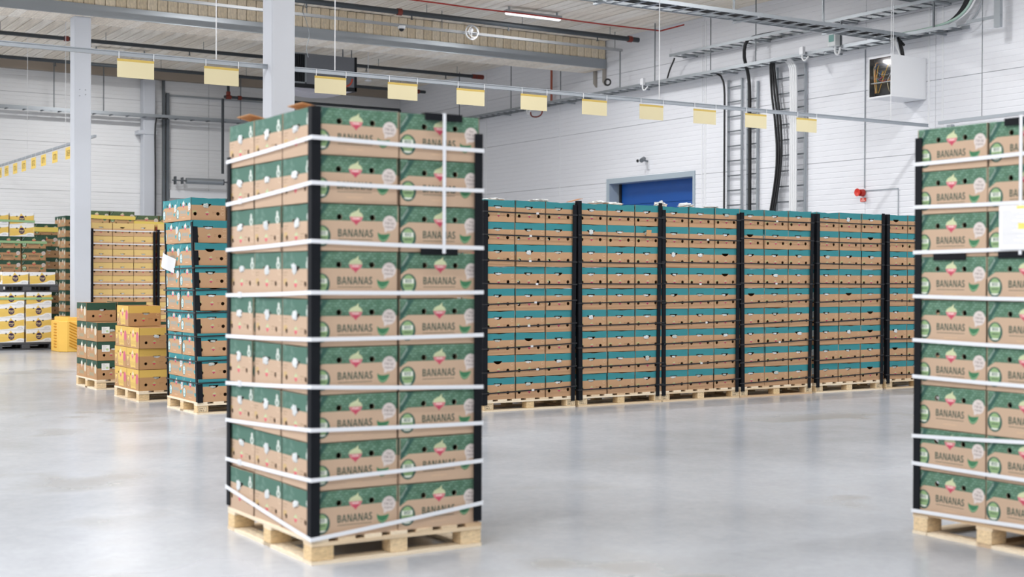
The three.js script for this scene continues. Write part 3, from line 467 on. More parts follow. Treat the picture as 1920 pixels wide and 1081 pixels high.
// ------------------------------------------------------------------ LEFT TEAL STACK
{
  const X0 = 4.84, Z1 = -13.975, h = .2405, cL = .487;
  pallet(X0 - .01, Z1, 1.2, 1.0, 'wooden pallet under the lone teal stack left of the front stack', true);
  for (let k = 0; k < 9; k++) for (let i = 0; i < 3; i++) for (let j = 0; j < 2; j++) {
    if (i === 1 && j) continue; const lean = -.028 * k / 8 * 1;
    const o = box('teal', X0 + .197 + .396 * i + (k === 8 ? -.012 : 0) + rr(-.006, .006), PH + k * h, Z1 - .005 - cL * (j + .5) + (k === 8 ? -.19 : -.19 * k / 8), Math.PI / 2, `teal banana box, ${i === 2 ? (j ? 'rear right column' : 'right column') : i ? 'middle column' : j ? 'far left column' : 'near corner column'}, ${layerWord(k, 9)}, lone teal stack`, 'teal boxes of the lone stack');
  }
  const len = Math.hypot(1.91, .19);
  const m = post(X0 - .004, Z1 - .085, 1, -1, .12, .12 + len, 'leaning black corner post on the near corner of the lone teal stack', [0, -Math.atan2(.19, 1.91)], .055);
  post(X0 - .004, Z1 - 1.06, 1, 1, .12, 2.04, 'black corner post on the far left corner of the lone teal stack', [0, -.06], .03);
  [.33, .56, .82, 1.07, 1.31, 1.545, 1.78 - .08].slice(0, 6).forEach((y, q) => strap(X0 - .01, X0 + 1.2, Z1 - 1.0 - .19 * y / 1.92, Z1 + .012 - .19 * (y - .25) / 1.92, [y - .0, y + .03, y, y - .01], .014, M.blackStrap, `thin black strap around the lone teal stack, ${q === 0 ? 'lowest' : ord[q] + ' from below'}`, 'black straps of the lone teal stack'));
  const pg = new THREE.PlaneGeometry(.26, .17, 10, 4), pp = pg.attributes.position; for (let i = 0; i < pp.count; i++) pp.setZ(i, .05 * Math.sin((pp.getX(i) + .13) * 16)); pg.computeVertexNormals();
  solo('paper_sheet', pg, new THREE.MeshStandardMaterial({ color: 0xeff0f1, roughness: .7, side: THREE.DoubleSide }), 'curled white paper sheet sticking out of the lone teal stack', 'paper', [X0 - .05, 1.62, Z1 - .86], [.1, -Math.PI / 2, -.35]);
}
// ------------------------------------------------------------------ SHORT YELLOW AND GREEN STACKS
{
  const X0 = 4.72, Z1 = -15.66, h = .2435;
  pallet(X0, Z1, 1.2, 1.0, 'wooden pallet under the short stack of yellow boxes', false);
  for (let k = 0; k < 4; k++) for (let i = 0; i < 3; i++) for (let j = 0; j < 2; j++) { if (k === 3 && (i || j === 0)) continue; if (i === 1 && j && k < 2) continue; box('yellow', X0 + .2 + .396 * i + (k === 3 ? .02 : 0), PH + k * h, Z1 - .005 - .49 * (j + .5) + (k === 1 ? -.02 : 0), Math.PI / 2, k === 3 ? 'single yellow banana box on top of the short yellow stack' : `yellow banana box, ${i ? ['', 'middle', 'right'][i] + (j ? ' rear' : '') + ' column' : j ? 'far left column' : 'near left column'}, ${['bottom layer', 'second layer up', 'third layer up'][k]}, short yellow stack`, 'yellow boxes of the short stack', { flap: k === 2 && !j }); }
}
{
  const X0 = 4.76, Z1 = -17.59, h = .2435; const lt = canvasTex(128, 128, (g, w, h) => { g.fillStyle = '#eef0ee'; g.fillRect(0, 0, w, h); g.fillStyle = '#a9b0a8'; for (let k = 0; k < 6; k++) g.fillRect(12, 14 + k * 17, 40 + (k * 37) % 60, 5); g.fillStyle = '#b7cf9a'; g.fillRect(70, 70, 40, 36); }), lm = std(0xffffff, { map: lt, roughness: .8 });
  pallet(X0, Z1, 1.2, 1.0, 'wooden pallet under the short stack of dark green boxes', false);
  for (let k = 0; k < 4; k++) for (let i = 0; i < 3; i++) for (let j = 0; j < 2; j++) {
    if (k === 3 && (j === 0 || i > 1)) continue; if (i === 1 && j && k < 2) continue;
    const o = box('forest', X0 + .2 + .396 * i, PH + k * h + (i && k === 3 ? .01 : 0), Z1 - .005 - .49 * (j + .5), Math.PI / 2, `dark green banana box, ${i ? ['', 'middle', 'right'][i] + (j ? ' rear' : '') + ' column' : j ? 'far left column' : 'near left column'}, ${layerWord(k, 4)}, short green stack`, 'dark green boxes of the short stack');
    if (k < 3 && j === 0 && i === 0) { part('paper_label', B(.002, .085, .1, -BL / 2 - .003, .165 - .01 * k, -.085), lm, lastCarton, null, null, 'white printed paper label'); part('small_label', B(.002, .024, .06, -BL / 2 - .003, .2, .1), M.paper, lastCarton, null, null, 'small white label'); }
  }
}
// ------------------------------------------------------------------ FAR LEFT: white-yellow boxes on plastic pallets
const tapeMat = std(0x93b98a, { roughness: .5 }), tapeYellow = std(0xe6cf66, { roughness: .5 });
{
  const X0 = 5.52, Z1 = -27.65, h = .2435;
  plasticPallet(X0, 0, Z1, 1.2, 1.0, 'dark plastic pallet on the floor at the far left');
  for (let k = 0; k < 4; k++) box('lemon', 6.363, .15 + k * h, Z1 - .02 - BW * 1.5, 0, `white and yellow banana box behind the right column, ${layerWord(k, 4)}, lower far-left pallet`, 'white and yellow boxes at far left', { plain: true });
  for (let k = 0; k < 4; k++) for (let i = 0; i < 2; i++) box('lemon', 5.858 + .515 * (i) - .01, .15 + k * h, Z1 - .01 - BW / 2, 0, `white and yellow banana box, ${i ? 'right' : 'left'} column, ${layerWord(k, 4)}, lower far-left pallet`, 'white and yellow boxes at far left', { plain: true });
  plasticPallet(X0 + .02, .15 + 4 * h, Z1, 1.2, 1.0, 'dark plastic pallet resting on the white and yellow boxes');
  for (let i = 0; i < 2; i++) box('lemon', 5.922 + .51 * i, .30 + 4 * h, Z1 - .01 - BW / 2, 0, `white and yellow banana box on the upper plastic pallet, ${i ? 'right' : 'left'}`, 'white and yellow boxes at far left', { plain: true });
  strap(5.59, 6.625, Z1 - .41, Z1 + .0, [1.0, 1.0, 1.0, 1.0], .04, tapeMat, 'green tape around the white and yellow boxes of the lower pallet', 'green tapes');
}
{
  const Z1 = -29.3, h = .2435;
  plasticPallet(5.75, 0, Z1, 1.2, 1.0, 'dark plastic pallet on the floor behind the far-left boxes');
  for (let k = 0; k < 4; k++) for (let i = 0; i < 2; i++) box('dark', 6.14 + .505 * i, .15 + k * h, Z1 - .01 - BW / 2, 0, `dark green banana box, ${i ? 'right' : 'left'} column, ${layerWord(k, 4)}, lower tier behind white boxes`, 'dark boxes at far left', { plain: true });
  plasticPallet(5.75, .15 + 4 * h, Z1, 1.2, 1.0, 'dark plastic pallet between the tiers behind the far-left boxes');
  const y0 = .30 + 4 * h + .04;
  for (let k = 0; k < 4; k++) for (let i = 0; i < 2; i++) box('dark', 6.14 + .505 * i, y0 - .04 + k * h, Z1 - .01 - BW / 2, 0, `dark green banana box, ${i ? 'right' : 'left'} column, ${layerWord(k, 4)}, upper far-left tier`, 'dark boxes at far left', { plain: true });
  const y1 = y0 - .04 + 4 * h;
  for (let k = 0; k < 2; k++) for (let i = 0; i < 2; i++) box('lemon', 5.9 + .5 * i - .0, y1 + k * h, Z1 - .01 - BW / 2 + .0, 0, `white and yellow banana box high at far left, ${i ? 'right' : 'left'}, ${k ? 'upper' : 'lower'}`, 'white and yellow boxes at far left', { plain: true });
  strap(5.65, 6.66, Z1 - .41, Z1 + .0, [y1 + .33, y1 + .31, y1 + .3, y1 + .3], .045, tapeMat, 'green tape around the highest white and yellow boxes', 'green tapes');
  strap(5.88, 6.90, Z1 - .41, Z1 + .0, [y1 - .11, y1 - .12, y1 - .1, y1 - .1], .05, tapeMat, 'green tape around the dark green boxes at far left', 'green tapes');
}
{
  const Z1 = -30.5, h = .2435;
  pallet(6.6, Z1, 1.2, 1.0, 'wooden pallet behind the far-left stacks', false);
  for (let k = 0; k < 8; k++) box('dark', 7.25, PH + k * h, Z1 - BL / 2 - .01, Math.PI / 2, `dark green banana box seen end-on behind the far-left stacks, ${layerWord(k, 9)}`, 'dark boxes at far left');
  for (let k = 0; k < 2; k++) box('dark', 7.17, PH + 8 * h + k * h, Z1 - BW / 2 - .01, 0, `green banana box with yellow tape high behind far-left stacks, ${k ? 'upper' : 'lower'}`, 'dark boxes at far left', { plain: true });
  strap(6.92, 7.42, Z1 - .41, Z1 + .0, [2.44, 2.44, 2.44, 2.44], .1, tapeYellow, 'wide yellow tape around the green boxes high behind the far-left stacks', 'yellow tapes');
  pallet(7.94, -32, 1.2, 1.0, 'wooden pallet of the tall stack beside the far column', false);
  for (let k = 0; k < 11; k++) for (let j = 0; j < 2; j++) box('forest', 8.15, PH + k * .2445, -32.02 - .49 * (j + .5), Math.PI / 2, `dark green box, ${j ? 'rear' : 'front'}, ${layerWord(k, 11)}, tall stack just left of the far column`, 'tall stack left of the far column', { plain: true });
}
// ------------------------------------------------------------------ YELLOW-TOPPED ROW BEHIND THE LEFT STACKS
{
  const S = 1.072, Z1 = -25.47 * S, h = .2445 * S;
  [[6.79 * S, 3, 'left'], [8.03 * S, 3, 'right']].forEach(([x, n, w]) => {
    pallet(x, Z1, 1.2, 1.0, `wooden pallet under the ${w} stack of the yellow-topped row`, false, S);
    for (let k = 0; k < 9; k++) for (let i = 0; i < n; i++) box('amber', x + (.2 + .392 * i) * S, PH * S + k * h, Z1 - BL / 2 * S - .01, Math.PI / 2, `yellow-topped banana box, ${['left', 'middle', 'right'][i]} column, ${layerWord(k, 9)}, ${w} stack of yellow-topped row`, 'yellow-topped boxes of the far row', { scale: S });
    for (let q = 0; q < 9; q++) strap(x - .006, x + 1.196 * S, Z1 - 1, Z1 + .006, [PH + q * h + .12, PH + q * h + .11, PH + q * h + .1, PH + q * h + .1], .02, M.whiteStrap, `white strap, ${q === 0 ? 'lowest' : q === 8 ? 'highest' : ord[q] + ' from below'}, ${w} stack of yellow-topped row`, 'white straps of the yellow-topped row');
    post(x - .006, Z1 + .008, 1, -1, .1, 2.38, `black corner post on the left edge of the ${w} yellow-topped stack`); post(x + 1.196 * S, Z1 + .008, -1, -1, .1, 2.34, `black corner post on the right edge of the ${w} yellow-topped stack`);
  });
  const Z2 = -28.6, T = 1.0565;
  for (const [px, w, top, ty] of [[7.48, 'left', 2.80, 2.67], [8.52, 'right', 2.72, 2.56]]) {
    pallet(px, Z2, 1.0, 1.0, `wooden pallet of the ${w} olive stack behind the yellow-topped row`, false, T);
    const hh = (top - PH * T) / 10;
    for (let k = 0; k < 10; k++) for (let i = 0; i < 2; i++) box('olive', px + (.245 + .503 * i) * T, PH * T + k * hh, Z2 - BW / 2 * T - .01, 0, `olive green banana box, ${i ? 'right' : 'left'} column, ${layerWord(k, 10)}, ${w} olive stack behind yellow-topped row`, 'olive boxes behind the yellow-topped row', { plain: true, scale: T });
    strap(px - .005, px + 1.062, Z2 - .45, Z2 + .0, [ty, ty - .02, ty, ty], .075, tapeYellow, `yellow tape around the ${w} olive stack behind the yellow-topped row`, 'yellow tapes');
  }
}
// ------------------------------------------------------------------ yellow column guard
{
  const g = thing('column_guard', 'yellow plastic guard around the foot of the far left column', 'column guard', [6.89, 0, -26.86]);
  const ring = (r0, r1, y0, y1) => { const a = new THREE.LatheGeometry([[r0, y0], [r1, y0], [r1 - .012, y1], [r0, y1]].map(p => new THREE.Vector2(...p)), 8); return a; };
  const sh = new THREE.Shape(), a = .40, c = .12; const oct = (q, a, c) => { q.moveTo(-a + c, -a); q.lineTo(a - c, -a); q.lineTo(a, -a + c); q.lineTo(a, a - c); q.lineTo(a - c, a); q.lineTo(-a + c, a); q.lineTo(-a, a - c); q.lineTo(-a, -a + c); q.closePath(); };
  oct(sh, a, c); const ho = new THREE.Path(); oct(ho, .30, .03); sh.holes.push(ho);
  part('shell', new THREE.ExtrudeGeometry(sh, { depth: .56, bevelEnabled: true, bevelSize: .015, bevelThickness: .015, bevelSegments: 2 }).rotateX(-Math.PI / 2).translate(0, .015, 0), M.yellowPlastic, g);
  const s2 = new THREE.Shape(); oct(s2, .35, .1); const h2 = new THREE.Path(); oct(h2, .30, .03); s2.holes.push(h2);
  part('collar', new THREE.ExtrudeGeometry(s2, { depth: .06, bevelEnabled: true, bevelSize: .01, bevelThickness: .01 }).rotateX(-Math.PI / 2).translate(0, .59, 0), M.yellowPlastic, g);
  const rib = new RoundedBoxGeometry(.17, .022, .03, 2, .008), dk = std(0xc98a12, { roughness: .6 });
  for (let k = 0; k < 9; k++) { for (const x of [-.17, .14]) part('rib', rib, dk, g, [x, .09 + k * .055, .414], [0, 0, -.45]); part('rib', rib, dk, g, [-.414, .09 + k * .055, .05], [0, Math.PI / 2, 0]); }
}

// ------------------------------------------------------------------ hanging card rail
{
  const y = 4.165, z = -16.75;
  const r = thing('card_rail', 'long thin aluminium rail hung across the hall carrying blank yellow cards', 'rail');
  const prof = (x0, x1) => [bx(x0, x1, y - .028, y + .028, z - .012, z + .012), bx(x0, x1, y + .018, y + .028, z - .022, z + .022), bx(x0, x1, y - .03, y - .02, z - .022, z + .022)];
  part('rail_section', prof(-4, 6.71), M.alu, r); part('rail_section', prof(7.04, 19.14), M.alu, r);
  for (const x of [.6, 3.2, 6.03, 7.67, 13.12, 18.2]) part('hanging_wire', cyl([x, y + .02, z], [x, CEIL, z], .007, 6), M.whiteCable, r);
  const xs = [4.772, 5.867, 7.372, 8.447, 9.522, 10.584, 11.661, 12.731, 13.786, 14.854, 15.969]; const w = .456;
  xs.forEach((x, i) => {
    const g = thing('hanging_card', `blank pale yellow card hanging from the long rail, ${i === 0 ? 'leftmost' : ord[i] + ' from the left'}`, 'sign', [x + w / 2, y, z + .016], 0, 'blank cards on the long rail');
    part('card', B(w, .225, .003, 0, -.03 - .035 - .1125, 0), M.card, g); part('header', B(w, .03, .0045, 0, -.078, 0), M.cardHead, g);
    for (const hx of [-w / 2 + .02, w / 2 - .006]) part('hook', B(.008, .085, .004, hx, -.02, .008), M.whiteCable, g);
  });
  // rail running along the right wall
  const r2 = thing('card_rail', 'grey rail above the right-edge banana stack running along the wall', 'rail');
  part('rail_section', bx(18.76, 18.82, 4.11, 4.165, -16.2, -6), M.alu, r2); for (const zz of [-15.3, -12, -9]) part('hanging_wire', cyl([18.79, 4.15, zz], [18.79, CEIL, zz], .007, 6), M.galvDark, r2);
  part('rail_holder', B(.08, .05, .1, 18.79, 4.06, -15.95), M.galv, r2);
  // rail with numbered cards at far left
  const r3 = thing('card_rail', 'distant rail with small numbered yellow cards left of the far column', 'rail');
  part('rail_section', bx(7.33, 7.38, 4.17, 4.22, ZB + .3, -27.3), M.alu, r3); for (const zz of [-36.6, -33.1, -29.6]) part('hanging_wire', cyl([7.355, 4.2, zz], [7.355, CEIL, zz], .006, 6), M.whiteCable, r3);
  const nums = ['076', '075', '074', '073', '072', '071', '070', '069'];
  [-35.98, -35.2, -34.25, -33.34, -32.37, -31.42, -30.39, -29.26].forEach((zz, i) => {
    const t = canvasTex(128, 72, (g, w, h) => { g.fillStyle = '#f0cf6a'; g.fillRect(0, 0, w, h); g.fillStyle = '#8a6a1c'; g.font = 'bold 50px sans-serif'; g.fillText(nums[i], 22, 54); });
    const g = thing('numbered_card', `small numbered yellow card on the distant rail, ${i ? ord[i] + ' from the left' : 'leftmost'}`, 'sign', [7.325, 4.15, zz], 0, 'numbered cards on the distant rail');
    part('card', B(.003, .25, .45, 0, -.145, 0), std(0xffffff, { map: t, roughness: .7 }), g); for (const hz of [-.2, .2]) part('hook', B(.004, .12, .008, 0, .03, hz), M.whiteCable, g);
  });
}

// ------------------------------------------------------------------ ceiling services
function pipe(z, y, x0, x1, label, collars, r = .045) {
  const g = thing('sprinkler_pipe', label, 'pipe'); part('pipe_run', cyl([x0, y, z], [x1, y, z], r, 14), M.pipe, g);
  for (const x of collars) part('coupling', cyl([x - .05, y, z], [x + .05, y, z], r + .017, 14), M.brick, g, null, null, 'red pipe coupling');
  for (let x = x0 + .8; x < x1 - .3; x += 2.35) { part('sprinkler_head', [cyl([x, y, z], [x, y - .12, z], .014, 8), cyl([x, y - .12, z], [x, y - .13, z], .03, 8)], M.pipe, g); part('pipe_hanger', cyl([x + .35, y, z], [x + .35, CEIL, z], .006, 6), M.galvDark, g); }
}
pipe(-25.16, 6.88, -4, 19.1, 'dark sprinkler pipe under the ceiling in front of the tan beam', [12.96, 18.85], .055);
pipe(-32.13, 6.87, -4, 19.05, 'dark sprinkler pipe behind the beam ending in red couplings', [8.0, 18.82, 18.95, 19.06]);
pipe(-35.42, 6.835, -4, 19.1, 'dark sprinkler pipe nearest the far wall', [18.85]);
{
  const g = thing('cable_duct', 'thin grey cable duct running in front of the tan beam', 'duct');
  part('duct', bx(-2, 18.95, 6.665, 6.72, -25.62, -25.56), std(0xa4a6a8, { roughness: .75 }), g); for (const x of [11.1, 14.2, 18.75]) part('hanger', cyl([x, 6.7, -25.59], [x, CEIL, -25.59], .008, 6), M.galvDark, g);
  part('drop_rod', cyl([18.9, 5.7, -25.59], [18.9, 6.7, -25.59], .015, 6), M.galvDark, g);
  const c = thing('wire_cage_sensor', 'white round wire cage around a sensor on the cable duct', 'sensor', [14.88, 6.70, -25.5]);
  part('ring', new THREE.TorusGeometry(.15, .016, 8, 28), M.white, c); part('ring', new THREE.TorusGeometry(.12, .009, 6, 24), M.white, c, [0, 0, .08]); part('spoke', [B(.29, .01, .01), B(.01, .29, .01), B(.01, .01, .12, 0, .13, .03), B(.01, .01, .12, .13, 0, .03), B(.01, .01, .12, -.13, 0, .03), B(.01, .01, .12, 0, -.13, .03)], M.white, c); part('sensor_head', new THREE.SphereGeometry(.05, 14, 10), M.white, c, [0, .05, -.03]);
  const d = thing('dome_camera', 'white dome camera under the thin cable duct', 'camera', [13.235, 6.655, -25.59]);
  part('housing', new THREE.CylinderGeometry(.085, .075, .06, 20), M.white, d); part('dome', new THREE.SphereGeometry(.055, 16, 10, 0, 7, Math.PI / 2, Math.PI / 2), M.black, d, [0, -.03, 0]);
  const loop = thing('cable_loop', 'thin grey cable hanging in a loop beside the near column', 'cable'); part('cable', tube([[11.08, 6.98, -25.6], [11.0, 6.75, -25.55], [11.1, 6.55, -25.6], [11.16, 6.3, -25.6], [11.1, 6.02, -25.6], [11.14, 5.85, -25.6]], .007), M.galvDark, loop);
}
solo('fire_cable', tube([[9, 6.96, -24.3], [12.9, 6.965, -24.3], [14.3, 6.95, -24.29], [15.7, 6.955, -24.28], [17.4, 6.94, -24.27], [18.9, 6.95, -24.26], [19.02, 6.95, -24.2], [19.0, 6.95, -23.4]], .016, 60, 6), M.red, 'thin red cable clipped along the ceiling above the lamp', 'cable');
{ // air heater
  const x0 = 12.35, x1 = 14.24, y0 = 5.86, y1 = 6.665, z1 = -29.85, z0 = -30.65;
  const g = thing('air_heater', 'grey box air heater hung under the ceiling behind the near column', 'heater');
  part('casing', bx(x0, x1 - .02, y0 + .06, y1, z0, z1), std(0x83868c, { roughness: .5, metalness: .3 }), g);
  part('edge_frame', [bx(x1 - .06, x1, y0 + .02, y1 + .01, z0 - .01, z1 + .012), bx(x0, x1, y0, y0 + .09, z0 - .01, z1 + .012)], M.black, g);
  part('louvre_frame', [bx(12.55, 12.58, y0 + .1, y1, z1, z1 + .015), bx(12.9, 12.94, y0 + .1, y1, z1, z1 + .015), bx(12.55, 12.94, y1 - .03, y1, z1, z1 + .015), bx(12.55, 12.94, y0 + .1, y0 + .13, z1, z1 + .015)], M.galv, g);
  part('louvre_back', bx(12.58, 12.9, y0 + .13, y1 - .03, z1, z1 + .004), M.black, g);
  for (let k = 0; k < 6; k++) part('louvre_slat', B(.008, y1 - y0 - .17, .04, 12.61 + k * .052, (y0 + y1) / 2 + .05, z1 + .02), M.pipe, g, null, null);
  const s = new THREE.Shape(); s.moveTo(-.8, 0); s.quadraticCurveTo(-.5, -.12, 0, -.13); s.quadraticCurveTo(.5, -.12, .8, 0); part('drip_tray', new THREE.ExtrudeGeometry(s, { depth: .7, bevelEnabled: false }), std(0xc9c8d2, { roughness: .5 }), g, [13.35, y0, z0 + .05]);
  part('swoosh_mark', new THREE.TorusGeometry(.19, .022, 6, 16, Math.PI / 2).rotateZ(-Math.PI / 2).scale(1, 1, .2), std(0xd2573f, { roughness: .6 }), g, [13.93, y0 + .3, z1 + .005], null, 'orange curved mark');
  part('hanger_rod', [cyl([14.13, y1, -30.4], [14.13, CEIL, -30.4], .012, 6), cyl([14.15, y1, -29.95], [14.15, CEIL, -29.95], .012, 6), cyl([12.7, y1, -30.4], [12.7, CEIL, -30.4], .012, 6)], M.galvDark, g);
  const b = thing('bell_lamp', 'small white fitting beside the grey air heater', 'fitting', [14.42, 6.12, -29.6]); part('bell', new THREE.LatheGeometry([[.0, .06], [.03, .05], [.085, 0], [.08, -.015], [.0, -.02]].map(p => new THREE.Vector2(...p)), 18), M.white, b); part('stem', cyl([0, .05, 0], [0, CEIL - 6.12, 0], .008, 6), M.whiteCable, b);
}

// ------------------------------------------------------------------ cable ladders
function ladderZ(name, x0, x1, y, z0, z1, label, step = .3) {
  const g = thing(name, label, 'cable tray');
  for (const x of [x0, x1]) part('side_rail', bx(x - .008, x + .008, y - .03, y + .03, z0, z1), M.galv, g);
  const rg = B(x1 - x0, .018, .04); for (let z = z0 + .12; z < z1; z += step) part('rung', rg, M.galvDark, g, [(x0 + x1) / 2, y - .018, z]);
  return g;
}
function ladderX(name, z0, z1, y, x0, x1, label, step = .3) {
  const g = thing(name, label, 'cable tray');
  for (const z of [z0, z1]) part('side_rail', bx(x0, x1, y - .035, y + .025, z - .008, z + .008), M.galv, g);
  const rg = B(.045, .02, z1 - z0); for (let x = x0 + .12; x < x1; x += step) part('rung', rg, M.galv, g, [x, y - .02, (z0 + z1) / 2]);
  return g;
}
{
  const low = ladderZ('cable_tray', 18.86, 19.2, 5.79, ZB + .2, -15.9, 'long lower cable tray running along the right wall');
  for (const z of [-34, -31, -28, -25, -22, -19, -16.5]) part('wall_bracket', B(.42, .03, .04, 19.09, 5.745, z), M.galv, low);
  part('cable_bundle', [tube([[18.98, 5.80, ZB + .3], [18.99, 5.80, -28], [18.97, 5.80, -20], [18.98, 5.80, -16]], .022, 40, 6), tube([[19.06, 5.80, ZB + .3], [19.05, 5.80, -26], [19.07, 5.80, -20], [19.08, 5.80, -16]], .02, 40, 6)], M.whiteCable, low);
  part('bend_section', [tube([[19.0, 5.79, -16], [19.0, 5.82, -15.75], [19.0, 6.0, -15.55], [19.0, 6.4, -15.45], [19.0, 7.0, -15.42]], .012, 20, 5)], M.galv, low);
  const up = ladderZ('cable_tray', 18.86, 19.24, 6.31, -23.72, -15.6, 'shorter upper cable tray above the long tray on the right wall');
  for (const z of [-23.3, -21.0, -18.6, -16.4]) part('wall_bracket', B(.44, .03, .04, 19.08, 6.27, z), M.galv, up);
  const ov = ladderX('cable_tray', -17.55, -17.05, 5.79, 4, 19.15, 'overhead cable tray crossing the hall towards the right wall');
  for (const x of [9, 12.5, 15.36, 17.42]) part('hanger_rod', [cyl([x, 5.76, -17.6], [x, CEIL, -17.6], .02, 6), B(.05, .03, .62, x, 5.735, -17.3)], M.galv, ov);
  part('cable_bundle', [tube([[4, 5.80, -17.2], [10, 5.80, -17.25], [15, 5.80, -17.2], [18.6, 5.80, -17.22], [18.95, 5.81, -17.6], [18.98, 5.82, -18.4]], .03, 40, 7), tube([[4, 5.80, -17.4], [12, 5.80, -17.38], [18.4, 5.80, -17.4], [18.8, 5.76, -17.2], [18.86, 5.6, -17.05]], .022, 40, 7)], M.blackCable, ov, null, null, 'black cables');
  // suspension rods for the wall trays
  for (const [z, y] of [[-28.0, 5.8], [-24.25, 5.8], [-22.35, 5.8], [-20.95, 5.8], [-30.3, 5.8], [-33, 5.8]]) part('suspension_rod', cyl([18.87, y, z], [18.87, CEIL, z], .012, 6), M.galvDark, low);
  for (const z of [-18.6, -16.4]) part('suspension_rod', B(.03, .55, .03, 18.87, 6.05, z), M.galvDark, up);
  const red = thing('riser_pipe', 'thin red riser pipe on the right wall under the beam end', 'pipe'); part('riser', cyl([19.2, 5.85, -28.9], [19.2, CEIL, -28.9], .03, 10), std(0xb0614f, { roughness: .6 }), red);
  const ch = thing('ceiling_channel', 'grey hanging channel at the top right edge above the tray bend', 'channel'); part('channel', bx(18.85, 18.92, 5.62, CEIL, -15.12, -15.0), M.galv, ch); part('cross_arm', bx(18.87, 18.9, 5.78, 5.83, -15.7, -15.0), M.galv, ch);
}
// cables curving up out of the tray at the right
[[.035, 19.02, 'thick black cable rising from the wall tray, outer', M.blackCable, 0], [.03, 19.08, 'thick black cable rising from the wall tray, inner', M.blackCable, .1], [.022, 18.93, 'pale green cable rising from the wall tray', std(0xa9c4b8, { roughness: .5 }), -.16], [.018, 18.97, 'white cable rising from the wall tray', M.whiteCable, -.2]].forEach(([r, x, l, m, o]) => solo('riser_cable', tube([[x, 5.83, -17.6], [x, 5.84, -16.6 - o * .5], [x, 5.95, -16.05 - o], [x, 6.3, -15.75 - o], [x, 7.0, -15.65 - o]], r, 30, 8), m, l, 'cable'));
solo('drop_cable', tube([[19.0, 6.27, -23.72], [19.0, 6.2, -23.76], [19.02, 6.05, -23.9], [19.02, 5.85, -24.0]], .018), M.blackCable, 'short black cable hanging from the end of the upper tray', 'cable');
solo('drop_cable', tube([[19.05, 6.36, -20.4], [19.0, 6.36, -21.0], [18.95, 6.3, -21.3], [18.98, 6.0, -21.42], [19.15, 5.5, -21.46], [19.17, 4.5, -21.45], [19.17, 2.2, -21.44]], .035, 40, 8), M.blackCable, 'thick black cable dropping from the upper tray down the second wall ladder', 'cable');
solo('cable_coil', new THREE.TorusGeometry(.07, .02, 8, 18), M.blackCable, 'small black cable coil on a rod above the long tray', 'cable', [18.86, 6.0, -26.02], [0, -.9, 0]);
// vertical ladders
[[-22.2, -21.78, 'leftmost vertical cable ladder on the right wall'], [-21.6, -21.3, 'middle vertical cable ladder on the right wall, with thick black cable'], [-20.72, -19.92, 'widest vertical cable ladder on the right wall, with white cables']].forEach(([z0, z1, label], i) => {
  const g = thing('wall_ladder', label, 'cable ladder'); const top = [5.62, 5.5, 5.7][i];
  for (const z of [z0, z1]) part('side_rail', bx(19.22, 19.27, .3, top, z - .016, z + .016), M.galv, g);
  const rg = B(.025, .024, z1 - z0); for (let y = .5; y < top - .05; y += .31) part('rung', rg, M.galvDark, g, [19.23, y, (z0 + z1) / 2]);
});
solo('drop_cable', tube([[19.05, 5.8, -22.55], [19.1, 5.75, -22.35], [19.15, 5.5, -22.24], [19.15, 4.5, -22.22], [19.15, .4, -22.22]], .022, 40, 7), M.blackCable, 'black cable running down the leftmost wall ladder', 'cable');
for (let k = 0; k < 3; k++) solo('drop_cable', tube([[19.0, 5.82, -20.55 + k * .05], [19.08, 5.75, -20.74 + k * .05], [19.13, 5.2, -20.76 + k * .075], [19.13, 4.6, -20.66 + k * .08], [19.13, 3.9, -20.6 + k * .065], [19.14, 3.2, -20.7 + k * .06], [19.14, 2.2, -20.95 + k * .055]], .024, 50, 7), M.blackCable, ['leftmost black cable bowing beside the white cables', 'middle black cable bowing beside the white cables', 'black cable nearest the white cables on the widest ladder'][k], 'cable');
for (let k = 0; k < 4; k++) solo('drop_cable', tube([[19.0 + k * .01, 5.82, -20.65 + k * .04], [19.06, 5.84, -20.45 + k * .05], [19.1, 5.7, -20.25 + k * .05], [19.12, 5.3, -20.2 + k * .052], [19.12, 3, -20.2 + k * .052], [19.12, .4, -20.2 + k * .052]], .024, 50, 7), M.whiteCable, `white cable ${['leftmost', 'second', 'third', 'rightmost'][k]} of four on the widest wall ladder`, 'cable');
// small fittings on trays
{
  const sk = (z, l) => { const g = thing('socket_box', l, 'socket', [18.8, 5.84, z]); part('housing', new RoundedBoxGeometry(.08, .15, .1, 2, .01), M.white, g); part('lead', tube([[0, -.06, 0], [-.02, -.16, .03], [-.01, -.2, .08], [.05, -.12, .12]], .018, 16, 7), M.whiteCable, g); };
  sk(-24.6, 'white socket box hooked on the long tray near the beam end'); sk(-19.55, 'white socket box hooked on the long tray right of the wall ladders');
  const g = thing('breaker_box', 'small grey breaker box with green window on the long tray', 'box', [18.785, 5.93, -18.7]); part('casing', new RoundedBoxGeometry(.13, .26, .2, 2, .012), std(0xcfd3d4, { roughness: .5 }), g); part('window', B(.006, .13, .13, -.067, .02, -.0), std(0x6f9c97, { roughness: .2 }), g); part('lead', tube([[0, -.12, .04], [-.01, -.25, .05], [.02, -.28, .1], [.05, -.15, .12]], .02, 16, 7), M.whiteCable, g);
  const c2 = thing('cable_loop', 'white and red cable loop hanging under the long tray', 'cable'); part('cable', tube([[18.82, 5.78, -29.45], [18.8, 5.62, -29.4], [18.8, 5.6, -29.3], [18.82, 5.75, -29.25]], .025, 16, 7), M.whiteCable, c2); part('cable', tube([[18.82, 5.68, -29.3], [18.8, 5.52, -29.2], [18.8, 5.47, -28.95], [18.8, 5.52, -28.75], [18.82, 5.68, -28.7]], .018, 20, 7), M.brick, c2, null, null, 'red cable');
}
